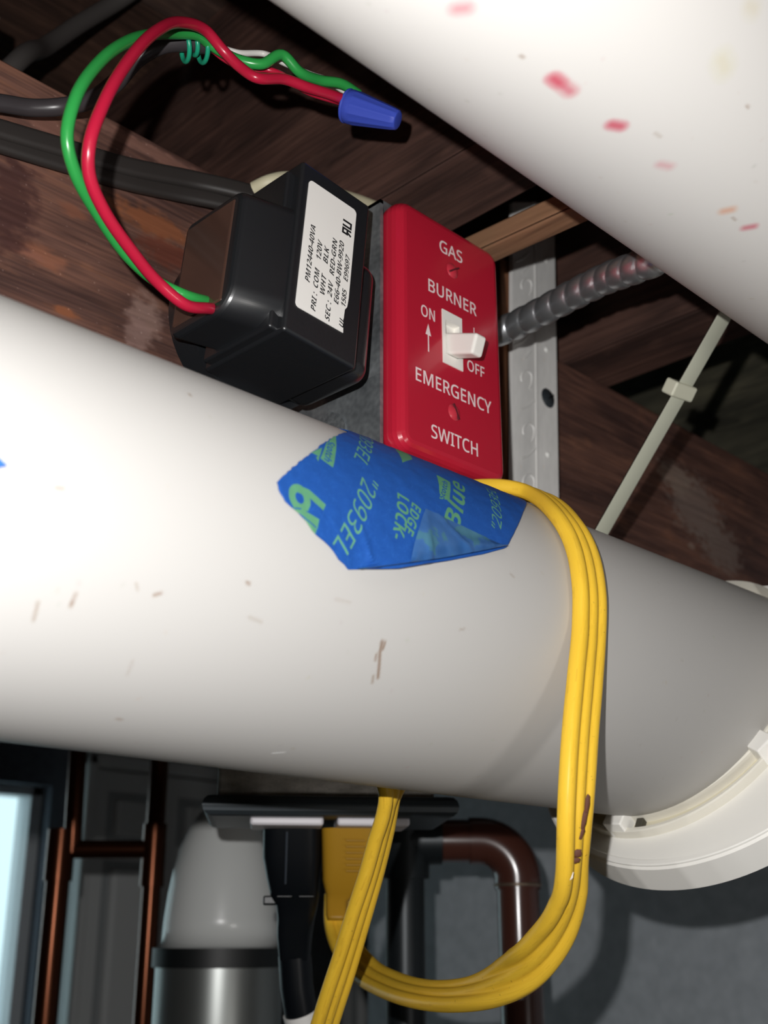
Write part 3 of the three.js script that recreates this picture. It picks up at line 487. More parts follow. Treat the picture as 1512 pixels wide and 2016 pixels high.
{
  // white embossed metal strip
  const ZS = -0.322, bl = atZ(1005.5, 985, ZS), br = atZ(1099, 990, ZS), tl = atZ(1006, 400, ZS), tr = atZ(1089.5, 400, ZS);
  const low = 0.045, ext = (t, b) => { const d = b.clone().sub(t); return b.clone().addScaledVector(d, low / d.length()); };
  const BL = ext(tl, bl), BR = ext(tr, br);
  const s = thing('metal_strip', 'white painted metal strip with embossed marks between plate and cable tie', 'strip', BL.clone());
  const at = (u, v, dz = 0) => { const a = BL.clone().lerp(BR, u), b = tl.clone().lerp(tr, u), p = a.lerp(b, v); p.z += dz; return p; };
  const slab = (u0, u1, z0, z1) => { const g = new THREE.BoxGeometry(1, 1, 1), p = g.attributes.position; for (let i = 0; i < p.count; i++) { const q = at(p.getX(i) < 0 ? u0 : u1, p.getY(i) < 0 ? 0 : 1, p.getZ(i) < 0 ? z0 : z1); p.setXYZ(i, q.x, q.y, q.z); } g.computeVertexNormals(); return g; };
  const mS = M(0xffffff, 0.5, { map: dataTex(128, 512, (u, v) => { const k = 240 + 14 * fbm(u * 5, v * 20, 3), r = fbm(u * 9 + 3, v * 40, 3) > 0.40 ? 24 : 0; return [k, k - 1 - r * 0.5, k - 4 - r]; }), specularIntensity: 0.4 });
  part(s, 'embossed_leaf', slab(0, 0.5, -0.0012, 0.0012), mS); part(s, 'flat_leaf', slab(0.515, 1, -0.0012, 0.0004), mS);
  part(s, 'lip', slab(0.485, 0.525, -0.0012, 0.0017), mS);
  const V0 = (py) => { const top = 400, bot = 985 + (985 - 400) * low / tl.distanceTo(bl); return 1 - (py - top) / (bot - top); };
  const uvp = (px, py) => [(px - 1005.5) / (84 + 10 * (py - 400) / 590), V0(py)];
  for (const [px, py, kind] of [[1024, 520, 1], [1031, 545, 0], [1032, 578, 2], [1022, 690, 1], [1035, 718, 0], [1032, 762, 2], [1034, 815, 1], [1036, 862, 2], [1036, 905, 1], [1036, 955, 2]]) {
    const [u, v] = uvp(px, py), k = kind === 2;
    const pts = k ? Array.from({ length: 12 }, (_, i) => { const a = 3.6 - i * 0.42, r = 0.13; return at(u + r * 0.9 * Math.cos(a), v + 0.019 * Math.sin(a) - (i > 8 ? 0.012 * (i - 8) / 3 : 0), 0.0012); }) : kind ? [at(u - 0.16, v - 0.010, 0.0012), at(u, v - 0.002, 0.0012), at(u + 0.14, v + 0.014, 0.0012)] : [at(u + 0.05, v + 0.012, 0.0012), at(u - 0.02, v, 0.0012), at(u - 0.1, v - 0.01, 0.0012)];
    part(s, 'embossed_ridge', tube(pts, 0.0006, 40, 8), mS);
  }
  for (const [px, py] of [[1073, 523], [1074, 706], [1077, 905]]) { const [u, v] = uvp(px, py), p = at(u, v, 0.0004); part(s, 'rivet', new THREE.SphereGeometry(0.0019, 16, 8, 0, 7, 0, 1.2).rotateX(Math.PI / 2).translate(p.x, p.y, p.z - 0.0007), M(0xf0f0ec, 0.35)); }
  const [u, v] = uvp(1077, 800), p = at(u, v, 0.0004), sc = part(s, 'screw', new THREE.SphereGeometry(0.0078, 28, 8, 0, 7, 0, 0.75).rotateX(Math.PI / 2).translate(p.x, p.y, p.z - 0.0056), M(0x3c4247, 0.35, { metalness: 0.4 }), 'black cross-head screw');
  part(sc, 'cross_slot', merge([new THREE.BoxGeometry(0.005, 0.0009, 0.0006), new THREE.BoxGeometry(0.0009, 0.005, 0.0006)]).rotateZ(0.7).translate(p.x, p.y, p.z + 0.0021), M(0x0c0e10, 0.6));
  // a thin wooden slat behind the strip's left edge
  const q0 = atZ(997, 985, -0.328), q1 = atZ(1000, 690, -0.328);
  solo('wood_batten', woodUV(box(q0.x - 0.003, q0.x + 0.014, q0.y - CY - 0.03, q1.y - CY + 0.05, ZB + 0.001, -0.3242, 0.001), 'y', 0.4, 0.2), wood(woodTex(256, 128, 0.3, 0.1, [116, 76, 54], [140, 96, 70], [164, 118, 90], 4), 0.7), 'narrow brown wooden batten at the left edge of white strip', 'batten');
}
{
  // cable tie looped round both white pipes
  const d = { y: PB.y - PA.y, z: PB.z - PA.z }, L = Math.hypot(d.y, d.z), e = { y: d.y / L, z: d.z / L }, n = { y: e.z, z: -e.y };   // n points up and back
  const r = R + 0.0008, pts = [], N = [], push = (P, a, x) => { const ny = n.y * Math.cos(a) - e.y * Math.sin(a), nz_ = n.z * Math.cos(a) - e.z * Math.sin(a); pts.push(W(x, P.y + ny * r, P.z + nz_ * r)); N.push(V(0, ny, nz_)); };
  const xs = 0.401, xf = 0.445;
  for (let k = 8; k >= 0; k--) push(PA, Math.PI * k / 8, xs + (xf - xs) * smooth(0, 1, k / 8));          // round the lower pipe to its back
  for (let k = 1; k < 6; k++) { const t = k / 6; pts.push(W(xs, PA.y + n.y * r + d.y * t, PA.z + n.z * r + d.z * t)); N.push(V(0, n.y, n.z)); }
  for (let k = 0; k <= 8; k++) push(PB, -Math.PI * k / 8, xs + (xf - xs) * smooth(0, 1, k / 8));
  const t = thing('cable_tie', 'translucent white nylon cable tie strung between the two white pipes', 'cable tie', pts[8].clone());
  const mT = M(0xc4c6b4, 0.42, { specularIntensity: 0.5 });
  part(t, 'strap', sweep(pts, N, [[-0.0042, -0.0006], [0.0042, -0.0006], [0.0042, 0.0006], [-0.0042, 0.0006]], 260), mT);
  const hp = W(xs, PA.y + n.y * (r + 0.0012) + d.y * 0.585, PA.z + n.z * (r + 0.0012) + d.z * 0.585);
  const m4 = new THREE.Matrix4().makeBasis(V(1, 0, 0), V(0, e.y, e.z), V(0, e.z, -e.y)).multiply(new THREE.Matrix4().makeRotationZ(0.12));
  if (m4.determinant() < 0) m4.multiply(new THREE.Matrix4().makeScale(1, 1, -1));
  part(t, 'locking_head', bx(0.0145, 0.0066, 0.0066, 0.001).applyMatrix4(m4).translate(hp.x, hp.y, hp.z), M(0xd4d4bf, 0.45));
}

// ---------------------------------------------------------------- blue tape on the lower pipe
{
  // outline in (x, th), listed by rows from the far side of the pipe down to the hanging edge
  const S = (px, py) => onPipe(PA, px, py);
  const topTh = 1.72;
  const rowsL = [[topTh, S(690, 852).x + 0.003], [1.05, S(690, 852).x + 0.001]], rowsR = [[topTh, 0.30], [1.05, 0.2965]];
  for (const p of [[680, 854.5], [668, 857], [655, 863], [600, 902], [541, 949], [556, 985], [590, 1015], [622, 1055], [648, 1078], [668, 1105], [684, 1120]]) { const s = S(...p); rowsL.push([s.th, s.x]); }
  for (const p of [[1036, 992], [1028, 1010], [1010, 1050], [994, 1080], [950, 1092], [880, 1105], [772, 1121], [684, 1121.5]]) { const s = S(...p); rowsR.push([s.th, s.x]); }
  const f = (rows, th) => { for (let i = 0; i < rows.length - 1; i++) if (th <= rows[i][0] && th >= rows[i + 1][0]) { const [a, xa] = rows[i], [b, xb] = rows[i + 1]; return xa + (xb - xa) * (a - th) / Math.max(1e-6, a - b); } return rows[rows.length - 1][1]; };
  for (const rows of [rowsL, rowsR]) for (let i = 1; i < rows.length; i++) if (rows[i][0] > rows[i - 1][0] - 0.0005) rows[i][0] = rows[i - 1][0] - 0.0005;
  const thEnd = Math.min(rowsL.at(-1)[0], rowsR.at(-1)[0]) , XA = 0.150, XB = 0.310, nr = 110, nc = 110, pos = [], uv = [], idx = [];
  const A = S(800, 985), fold1 = [S(725, 1085), S(735, 1110)];
  const relief = (x, th) => {                                         // creases and the loosened lower edge
    const k = smooth(thEnd + 0.36, thEnd, th), m = smooth(0.195, 0.215, x);
    const s1 = Math.abs((x - 0.2015) + (th - thEnd) * 0.018), s2 = Math.abs((x - 0.2185) - (th - thEnd) * 0.010), s3 = Math.abs((x - 0.236) - (0.33 - (th - thEnd)) * 0.06);
    return 0.0006 + 0.0022 * k * k * m + 0.0009 * Math.exp(-s1 * 1400) * smooth(0.34, 0.05, th - thEnd) + 0.0012 * Math.exp(-s2 * 900) * smooth(0.5, 0.1, th - thEnd) + 0.0006 * Math.exp(-s3 * 900) * smooth(0.8, 0.3, th - thEnd) + 0.00035 * fbm(x * 260, th * 14, 3);
  };
  for (let side = 0; side < 2; side++) for (let i = 0; i <= nr; i++) {
    const th = topTh + (thEnd - topTh) * i / nr, x0 = f(rowsL, th) + (i > 40 ? 0.0007 * nz(i * 0.9, 3) : 0), x1 = f(rowsR, th);
    for (let j = 0; j <= nc; j++) { const x = x0 + (x1 - x0) * j / nc, p = pipePt(PA, x, th, R + relief(x, th) - side * 0.00028); pos.push(p.x, p.y, p.z); uv.push((x - XA) / (XB - XA), (th - 0.0 + 0.4) / 2.2); }
  }
  const o = (nr + 1) * (nc + 1);
  for (let i = 0; i < nr; i++) for (let j = 0; j < nc; j++) { const a = i * (nc + 1) + j, b = a + nc + 1; idx.push(a, b, a + 1, a + 1, b, b + 1, o + a, o + a + 1, o + b, o + a + 1, o + b + 1, o + b); }
  for (let i = 0; i < nr; i++) for (const j of [0, nc]) { const a = i * (nc + 1) + j, b = a + nc + 1; j ? idx.push(a, b, o + a, b, o + b, o + a) : idx.push(a, o + a, b, b, o + a, o + b); }
  for (let j = 0; j < nc; j++) { const a = nr * (nc + 1) + j; idx.push(a, o + a, a + 1, a + 1, o + a, o + a + 1); }
  const g = new THREE.BufferGeometry(); g.setAttribute('position', new THREE.Float32BufferAttribute(pos, 3)); g.setAttribute('uv', new THREE.Float32BufferAttribute(uv, 2)); g.setIndex(idx); g.computeVertexNormals();
  const CW = 2000, CH = Math.round(2000 * 2.2 * R / (XB - XA));
  const map = canvasTex(CW, Math.min(2040, CH), (c, w, h) => {
    c.fillStyle = '#1f519f'; c.fillRect(0, 0, w, h);
    for (let k = 0; k < 26000; k++) { const q = rnd(); c.strokeStyle = q < 0.5 ? `rgba(60,125,215,${0.05 + 0.10 * rnd()})` : `rgba(16,62,150,${0.05 + 0.12 * rnd()})`; c.lineWidth = 1.5 + rnd() * 2; const x = rnd() * w, y = rnd() * h, a = rnd() * 6.3, l = 6 + rnd() * 26; c.beginPath(); c.moveTo(x, y); c.lineTo(x + l * Math.cos(a), y + l * Math.sin(a)); c.stroke(); }
    const T = (px, py) => { const s = S(px, py); return [(s.x - XA) / (XB - XA) * w, h - (s.th + 0.4) / 2.2 * h]; };
    const ink = '#5a9470', ink2 = '#5f9a7c';
    const put = (str, a, b, hm, weight = '', col = ink) => {               // text running from pixel a to pixel b along its centre line
      const [ax, ay] = T(...a), [bx_, by] = T(...b), L = Math.hypot(bx_ - ax, by - ay), fs = hm / (XB - XA) * w / 0.72;
      c.save(); c.translate(ax, ay); c.rotate(Math.atan2(by - ay, bx_ - ax)); c.font = `${weight} ${fs * 0.86}px sans-serif`; const tw = c.measureText(str).width; c.scale(L / tw, 1); c.fillStyle = col; c.textBaseline = 'middle'; c.fillText(str, 0, 0); c.restore();
    };
    const poly = (pts, col) => { c.fillStyle = col; c.beginPath(); pts.forEach((p, i) => { const q = T(...p); i ? c.lineTo(...q) : c.moveTo(...q); }); c.fill(); };
    put('"2093EL', [729, 938], [664, 1086], 0.0064, 'italic', ink2);
    put('2093EL', [718, 862], [706, 913], 0.0052, 'italic', ink2);
    put('"2093EL', [973, 1052], [962, 965], 0.0046, 'italic', ink2);
    put('EDGE', [817, 995], [800, 1052], 0.0040, 'bold'); put('LOCK-', [791, 976], [778, 1064], 0.0050, 'bold');
    // the two-part brand mark, printed three times, each cut by the tape's edge or the pipe's curve
    const line = (pts, lw) => { c.strokeStyle = ink; c.lineWidth = lw; c.lineCap = 'butt'; c.lineJoin = 'round'; c.beginPath(); pts.forEach((p, i) => { const q = T(...p); i ? c.lineTo(...q) : c.moveTo(...q); }); c.stroke(); };
    poly([[659, 860], [653, 923], [628, 905], [640, 875]], ink); put('Scotch', [650, 873], [641, 912], 0.0026, 'bold', '#1f519f'); poly([[610, 894], [632, 884], [626, 902]], ink); poly([[619, 903], [626, 900], [624, 911]], ink);
    { const [rx, ry] = T(587, 982); c.strokeStyle = ink; c.lineWidth = 27; c.beginPath(); c.ellipse(rx, ry, 31, 33, 0, 0, 7); c.stroke(); }
    line([[583, 964], [604, 972], [636, 1001]], 27); line([[585, 1001], [604, 1002]], 18);
    line([[574, 1003], [624, 1033]], 34); line([[584, 1022], [619, 1049]], 30);
    c.strokeStyle = '#1f519f'; c.lineWidth = 4; for (const q of [[[585, 1012], [620, 1040]], [[576, 1002], [590, 1003]], [[592, 1022], [596, 1030]]]) { c.beginPath(); c.moveTo(...T(...q[0])); c.lineTo(...T(...q[1])); c.stroke(); }
    poly([[774, 886], [802, 892], [810, 908], [790, 914]], ink);
    poly([[857, 938], [884, 952], [882, 988], [863, 984]], ink); put('Scotch', [866, 984], [874, 950], 0.0022, 'bold', '#1f519f');
    put('Blue', [884, 1040], [897, 950], 0.0068, 'bold');
    for (let k = 0; k < 7000; k++) { c.fillStyle = `rgba(31,95,190,${0.25 * rnd()})`; c.fillRect(rnd() * w, rnd() * h, 3, 3); }
  });
  const t = thing('painters_tape', 'blue masking tape piece with green print stuck over the lower pipe', 'tape', pipePt(PA, 0.23, 0.1));
  part(t, 'tape_sheet', g, M(0xffffff, 0.62, { map, side: THREE.DoubleSide, specularIntensity: 0.35, bumpMap: dataTex(256, 256, (u, v) => { const k = 128 + 150 * fbm(u * 40, v * 40, 3); return [k, k, k]; }, false), bumpScale: 0.00008 }));
  // curled flap along the lower edge, its sticky side showing
  const flap = [], fi = [], n = 50, m = 10;
  for (let i = 0; i <= n; i++) {
    const X = 698 + 292 * i / n, yb = 1121.5 - (X - 698) * 0.145 + 4 * Math.sin(Math.PI * i / n), yt = X < 796 ? 1119.5 - (X - 698) * 0.10 : X < 832 ? 1109.7 - (X - 796) * 2.9 : Math.min(yb - 0.5, 1005.3 + (X - 832) * 0.465);
    for (let j = 0; j <= m; j++) { const v = j / m, q = S(X, yb + (yt - yb) * v), p = pipePt(PA, q.x, q.th, R + relief(q.x, q.th) + 0.0005 + 0.0013 * Math.sin(Math.PI * Math.min(1, v * 0.8 + 0.15)) * (1 - v) * 1.4); flap.push(p.x, p.y, p.z); }
  }
  for (let i = 0; i < n; i++) for (let j = 0; j < m; j++) { const a = i * (m + 1) + j, b = a + m + 1; fi.push(a, b, a + 1, a + 1, b, b + 1); }
  const fg = new THREE.BufferGeometry(); fg.setAttribute('position', new THREE.Float32BufferAttribute(flap, 3)); fg.setIndex(fi); fg.computeVertexNormals();
  planarUV(fg, (x, y, z) => [x * 12, y * 12]);
  part(t, 'folded_flap', fg, M(0xffffff, 0.4, { side: THREE.DoubleSide, map: dataTex(256, 256, (u, v) => { const k = fbm(u * 10, v * 10, 4), q = k > 0.12 ? 1 : 0; return [50 + 40 * k + 6 * q, 94 + 40 * k + 12 * q, 150 + 40 * k - 20 * q]; }) }), 'folded-over lower edge of the tape');
  // torn scrap at the left edge of the view
  const s0 = S(-14, 900), s1 = S(6, 935), sp = [], si = []; for (let i = 0; i <= 8; i++) for (let j = 0; j <= 8; j++) { const p = pipePt(PA, s0.x - 0.01 + (s1.x - s0.x + 0.01) * i / 8 - 0.0007 * Math.abs(j - 5), s1.th + (s0.th - s1.th) * j / 8, R + 0.0005 + 0.0006 * (i / 8)); sp.push(p.x, p.y, p.z); }
  for (let i = 0; i < 8; i++) for (let j = 0; j < 8; j++) { const a = i * 9 + j, b = a + 9; si.push(a, b, a + 1, a + 1, b, b + 1); }
  const sg = new THREE.BufferGeometry(); sg.setAttribute('position', new THREE.Float32BufferAttribute(sp, 3)); sg.setIndex(si); sg.computeVertexNormals(); planarUV(sg, (x, y) => [x * 5, y * 5]);
  solo('painters_tape', sg, M(0x2a66c0, 0.6, { side: THREE.DoubleSide }), 'tiny blue tape scrap on the lower pipe at left edge', 'tape');
}

// ---------------------------------------------------------------- outlet box under the beam, plugs and cords
const outlet = { o: atD(645, 1607, 0.55), yaw: -Math.PI / 4 + 0.10 };   // local x runs to the camera's right
const oq = new THREE.Quaternion().setFromAxisAngle(V(0, 1, 0), outlet.yaw), oPut = (g, x, y, z) => g.translate(x, y, z).applyQuaternion(oq).translate(outlet.o.x, outlet.o.y, outlet.o.z), oP = (x, y, z) => V(x, y, z).applyQuaternion(oq).add(outlet.o);
{
  const b = thing('outlet_box', 'steel outlet box facing down with black cover plate and two sockets', 'outlet', outlet.o.clone());
  const mSt = M(0xffffff, 0.6, { metalness: 0.15, map: dataTex(256, 256, (u, v) => { const k = 176 + 60 * fbm(u * 9, v * 9, 4) + 20 * nz(u * 80, v * 80); return [k + 8, k + 3, k - 5]; }) });
  const mPl = M(0x3c4348, 0.4, { metalness: 0.35 }), mSo = M(0xd9d5da, 0.4);
  part(b, 'box_body', oPut(bx(0.098, 0.040, 0.055, 0.002), -0.002, 0.0235, 0), mSt);
  const sh = new THREE.Shape(); sh.moveTo(-0.0525, -0.031); sh.lineTo(0.0525, -0.031); sh.lineTo(0.0525, 0.031); sh.lineTo(-0.0525, 0.031); sh.closePath();
  part(b, 'cover_plate', oPut(new THREE.ExtrudeGeometry(sh, { depth: 0.0008, bevelEnabled: true, bevelThickness: 0.0042, bevelSize: 0.0045, bevelSegments: 3 }).rotateX(Math.PI / 2), 0, 0.0018, 0), mPl);
  for (const x of [-0.0195, 0.0195]) { const s = part(b, 'socket', oPut(bx(0.033, 0.004, 0.028, 0.0015), x, -0.0045, 0.0115), mSo); }
  for (const x of [-0.040, 0.005]) part(b, 'box_screw', oPut(new THREE.SphereGeometry(0.0035, 14, 8), x, 0.033, 0.0285), M(0x9a8474, 0.35, { metalness: 0.8 }));
}
const viewN = p => camera.position.clone().sub(p).normalize();
const ribs = (w, r) => { const o = [], c = [-w / 2 + r, 0, w / 2 - r], hgt = u => Math.max(r * 0.62 * smooth(w / 2, w / 2 - r * 0.5, Math.abs(u)), ...c.map(k => Math.sqrt(Math.max(0, r * r - (u - k) * (u - k))))); for (let i = 0; i <= 30; i++) { const u = -w / 2 + w * i / 30; o.push([u, -hgt(u)]); } for (let i = 29; i >= 1; i--) { const u = -w / 2 + w * i / 30; o.push([u, hgt(u)]); } return o; };
{
  const prof = ribs(0.0146, 0.00262), plugTop = oP(0.0105, -0.006, 0.0115);
  const base = '#e8bc38';
  const map = canvasTex(2048, 256, (c, w, h) => {                       // u = metres along the cord (0.8 m), v round the profile
    c.fillStyle = base; c.fillRect(0, 0, w, h);
    for (let k = 0; k < 2600; k++) { const q = rnd(); c.strokeStyle = q < 0.55 ? `rgba(150,100,20,${0.04 + 0.12 * rnd()})` : `rgba(250,215,90,${0.05 + 0.12 * rnd()})`; c.lineWidth = 0.6 + rnd() * 1.6; const x = rnd() * w, y = rnd() * h, l = 6 + rnd() * 60; c.beginPath(); c.moveTo(x, y); c.lineTo(x + l, y + (rnd() - 0.5) * 3); c.stroke(); }
    for (let k = 0; k < 90; k++) { c.fillStyle = `rgba(70,44,24,${0.15 + 0.3 * rnd()})`; c.beginPath(); c.ellipse(rnd() * w, rnd() * h, 1 + rnd() * 3, 0.6 + rnd() * 1.4, rnd() * 3, 0, 7); c.fill(); }
  }); map.wrapS = map.wrapT = THREE.RepeatWrapping; map.repeat.set(1 / 0.8, 1);
  const mY = M(0xffffff, 0.42, { map, specularIntensity: 0.45 });
  const P = [], N = [];
  const add = (p, n) => { P.push(p); N.push(n); };
  const rr = R + 0.0029;
  // from the plug, round to the right, up the pipe's front, over it, down behind it and out of frame
  const ZN = V(0, 0, 1), turn = (p, k) => viewN(p).lerp(ZN, k).normalize();   // how far the flat face has turned from the viewer
  const q0 = atD(668, 1812, 0.548); add(q0.clone().add(V(0, 0.012, 0)), turn(q0, 0.2)); add(q0, turn(q0, 0.2));
  for (const [px, py, z, k] of [[682, 1862, -0.413, 0.1], [716, 1908, -0.392, 0], [764, 1937, -0.363, 0], [834, 1957, -0.326, 0], [912, 1957, -0.293, 0.05], [988, 1933, -0.265, 0.12], [1048, 1892, -0.245, 0.25], [1094, 1830, -0.230, 0.45], [1119, 1765, -0.2195, 0.7], [1127, 1700, -0.2125, 1], [1132, 1615, -0.2070, 1], [1137, 1530, -0.2042, 1], [1143, 1440, -0.2033, 1], [1152, 1340, -0.2030, 1]]) { const p = atZ(px, py, z), dip = smooth(1110, 800, px); add(p, turn(p, k).add(V(0, 0.6 * dip, 0)).normalize()); }
  for (const [px, py] of [[1160, 1240], [1160, 1160], [1146, 1085], [1118, 1030]]) { const s = onPipe(PA, px, py, rr); add(pipePt(PA, s.x, s.th, rr), V(0, Math.sin(s.th), Math.cos(s.th))); }
  for (const [x, th] of [[0.3075, 1.10], [0.303, 1.35], [0.298, 1.75], [0.294, 2.3], [0.292, 2.9], [0.294, 3.4], [0.2965, 3.8]]) add(pipePt(PA, x, th, rr + 0.0006), V(0, Math.sin(th), Math.cos(th)));
  for (const [px, py, d, k] of [[772, 1545, 0.413, 0.95], [764, 1590, 0.416, 1.15], [752, 1640, 0.420, 1.0], [734, 1710, 0.425, 0.95], [707, 1800, 0.431, 0.85], [680, 1890, 0.437, 0.8], [648, 1990, 0.443, 0.75], [620, 2080, 0.45, 0.7], [590, 2180, 0.46, 0.7]]) { const p = atD(px, py, d); add(p, viewN(p).multiplyScalar(-Math.cos(k)).addScaledVector(RIGHT, -Math.sin(k)).normalize()); }
  { const e = P[P.length - 1].clone(), n = N[N.length - 1]; for (const [f, y] of [[0.03, 1.25], [0.05, 0.9], [0.06, 0.5], [0.08, 0.15], [0.16, 0.012], [0.34, 0.008]]) add(V(e.x - f, y, e.z + f * 0.6), y < 0.1 ? V(-0.2, 1, 0).normalize() : n.clone()); }   // on down to the floor
  const g = thing('extension_cord', 'flat yellow extension cord wrapped over the pipe and plugged in below', 'cord', atD(1131, 1610, 0.394));
  const cordGeo = sweep(P, N, prof, 900);
  part(g, 'cord', cordGeo, mY);
  // worn dark scuffs and paint fleck on the hanging loop
  const fleck = (px, py, z, sx, sy, rot, mat, name) => { const p = atZ(px, py, z + 0.0031), q = new THREE.Quaternion().setFromRotationMatrix(new THREE.Matrix4().makeBasis(RIGHT, UPV, FWD.clone().multiplyScalar(-1))); const s = new THREE.SphereGeometry(1, 14, 8); { const a = s.attributes.position; for (let i = 0; i < a.count; i++) { const k = 1 + 0.35 * nz(a.getX(i) * 2 + px, a.getY(i) * 2, a.getZ(i)); a.setXYZ(i, a.getX(i) * sx * k, a.getY(i) * sy * k, a.getZ(i) * 0.0003); } s.computeVertexNormals(); } part(g, name, s.rotateZ(rot).applyQuaternion(q).translate(p.x, p.y, p.z), mat); };
  const mScuff = M(0x5a3322, 0.7), mFl = M(0xeee4d6, 0.6);
  for (const [px, py, sx, sy, r] of [[1156, 1582, 0.0007, 0.0030, -0.12], [1150, 1612, 0.0009, 0.0032, -0.25], [1145, 1640, 0.0007, 0.0020, -0.3], [1137, 1680, 0.0011, 0.0014, -0.8], [1131, 1694, 0.0016, 0.0009, 0.1]]) fleck(px, py, -0.2062 - (py - 1600) * 0.00006, sx, sy, r, mScuff, 'scuff');
  fleck(1122, 1723, -0.2138, 0.0010, 0.0014, -0.3, mFl, 'paint_fleck'); fleck(677, 1842, atD(690, 1850, 0.434).z, 0.0009, 0.0013, -0.4, mFl, 'paint_fleck');
  // moulded plug: wide block under the socket narrowing to a boot
  const mPlug = M(0xa87e22, 0.4, { specularIntensity: 0.5 });
  const secs = [[690, 1634, 56, 0.0125], [690, 1700, 55, 0.0125], [682, 1735, 46, 0.0115], [672, 1762, 30, 0.0090], [664, 1775, 22, 0.0075], [663, 1802, 21, 0.0072], [664, 1812, 19, 0.0066]];
  const pos = [], idx = [], m = 32;
  secs.forEach(([px, py, hw, hd]) => { const c = atD(px, py, 0.548), w = hw * 0.548 / FPX; for (let k = 0; k < m; k++) { const a = k / m * Math.PI * 2, sg = v => Math.sign(v) * Math.pow(Math.abs(v), 0.45), q = c.clone().addScaledVector(RIGHT, w * sg(Math.cos(a))).addScaledVector(V(-H, 0, H), hd * sg(Math.sin(a))); pos.push(q.x, q.y, q.z); } });
  for (let i = 0; i < secs.length - 1; i++) for (let k = 0; k < m; k++) { const a = i * m + k, b = i * m + (k + 1) % m; idx.push(a, b, a + m, b, b + m, a + m); }
  { const c = atD(664, 1812, 0.548), i0 = pos.length / 3; pos.push(c.x, c.y, c.z); for (let k = 0; k < m; k++) idx.push(i0, (secs.length - 1) * m + (k + 1) % m, (secs.length - 1) * m + k); }
  const pg = new THREE.BufferGeometry(); pg.setAttribute('position', new THREE.Float32BufferAttribute(pos, 3)); pg.setIndex(idx); pg.computeVertexNormals(); planarUV(pg, (x, y) => [x * 20, y * 20]);
  const plug = part(g, 'plug', pg, mPlug, 'dull yellow moulded plug');
  for (let k = 0; k < 6; k++) { const c = atD(700, 1655 + k * 12, 0.5345); part(plug, 'grip_rib', bx(0.009, 0.0007, 0.0012, 0.0003).applyQuaternion(oq).translate(c.x, c.y, c.z), mPlug); }
}
{
  // black plug and its cord
  const g = thing('power_plug', 'black power plug with cord hanging from the outlet box', 'plug', atD(575, 1640, 0.548)), mk = M(0x0d1014, 0.35, { specularIntensity: 0.5 });
  const secs = [[577, 1634, 57, 0.0125], [576, 1690, 57, 0.0125], [578, 1730, 52, 0.0120], [581, 1765, 47, 0.0105], [585, 1785, 40, 0.0090], [583, 1810, 36, 0.0085], [580, 1842, 34, 0.0080], [580, 1890, 30, 0.0072], [580, 1897, 22, 0.0060]];
  const pos = [], idx = [], m = 32;
  secs.forEach(([px, py, hw, hd]) => { const c = atD(px, py, 0.548), w = hw * 0.548 / FPX; for (let k = 0; k < m; k++) { const a = k / m * Math.PI * 2, sg = v => Math.sign(v) * Math.pow(Math.abs(v), 0.5), q = c.clone().addScaledVector(RIGHT, w * sg(Math.cos(a))).addScaledVector(V(-H, 0, H), hd * sg(Math.sin(a))); pos.push(q.x, q.y, q.z); } });
  for (let i = 0; i < secs.length - 1; i++) for (let k = 0; k < m; k++) { const a = i * m + k, b = i * m + (k + 1) % m; idx.push(a, b, a + m, b, b + m, a + m); }
  const pg = new THREE.BufferGeometry(); pg.setAttribute('position', new THREE.Float32BufferAttribute(pos, 3)); pg.setIndex(idx); pg.computeVertexNormals();
  part(g, 'plug_body', pg, mk);
  const c = atD(537, 1773, 0.548); part(g, 'finger_grip', bx(0.009, 0.0040, 0.012, 0.0008).applyQuaternion(oq).translate(c.x, c.y, c.z), mk);
  for (const [px, py] of [[560, 1765], [603, 1765]]) { const q = atD(px, py, 0.535); part(g, 'grip_ridge', bx(0.007, 0.0008, 0.003, 0.0003).applyQuaternion(oq).translate(q.x, q.y, q.z), mk); }
  part(g, 'ridge_line', rod(atD(565, 1638, 0.5345), atD(562, 1740, 0.536), 0.0006, 0.0005, 10), M(0x3a4048, 0.3));
  part(g, 'cord', tube([[580, 1880, 0.548], [582, 1915, 0.547], [586, 1955, 0.546], [594, 2000, 0.545], [604, 2060, 0.545], [618, 2140, 0.546]].map(q => atD(...q)).concat([1.3, 0.9, 0.5, 0.15].map((y, i) => V(0.372 + 0.006 * i, y, -0.42 - 0.004 * i)), [V(0.42, 0.012, -0.46), V(0.60, 0.008, -0.62)]), 0.0078, 140, 16), mk);
  const tg = atD(591, 1992, 0.5452), tg2 = atD(596, 2010, 0.545), dir = tg2.clone().sub(tg).normalize();
  part(g, 'cord_tag', rod(tg, tg.clone().addScaledVector(dir, 0.0125), 0.0083, 0.0083, 28), M(0xe4e2de, 0.5), 'white paper tag wrapped round the cord');
}

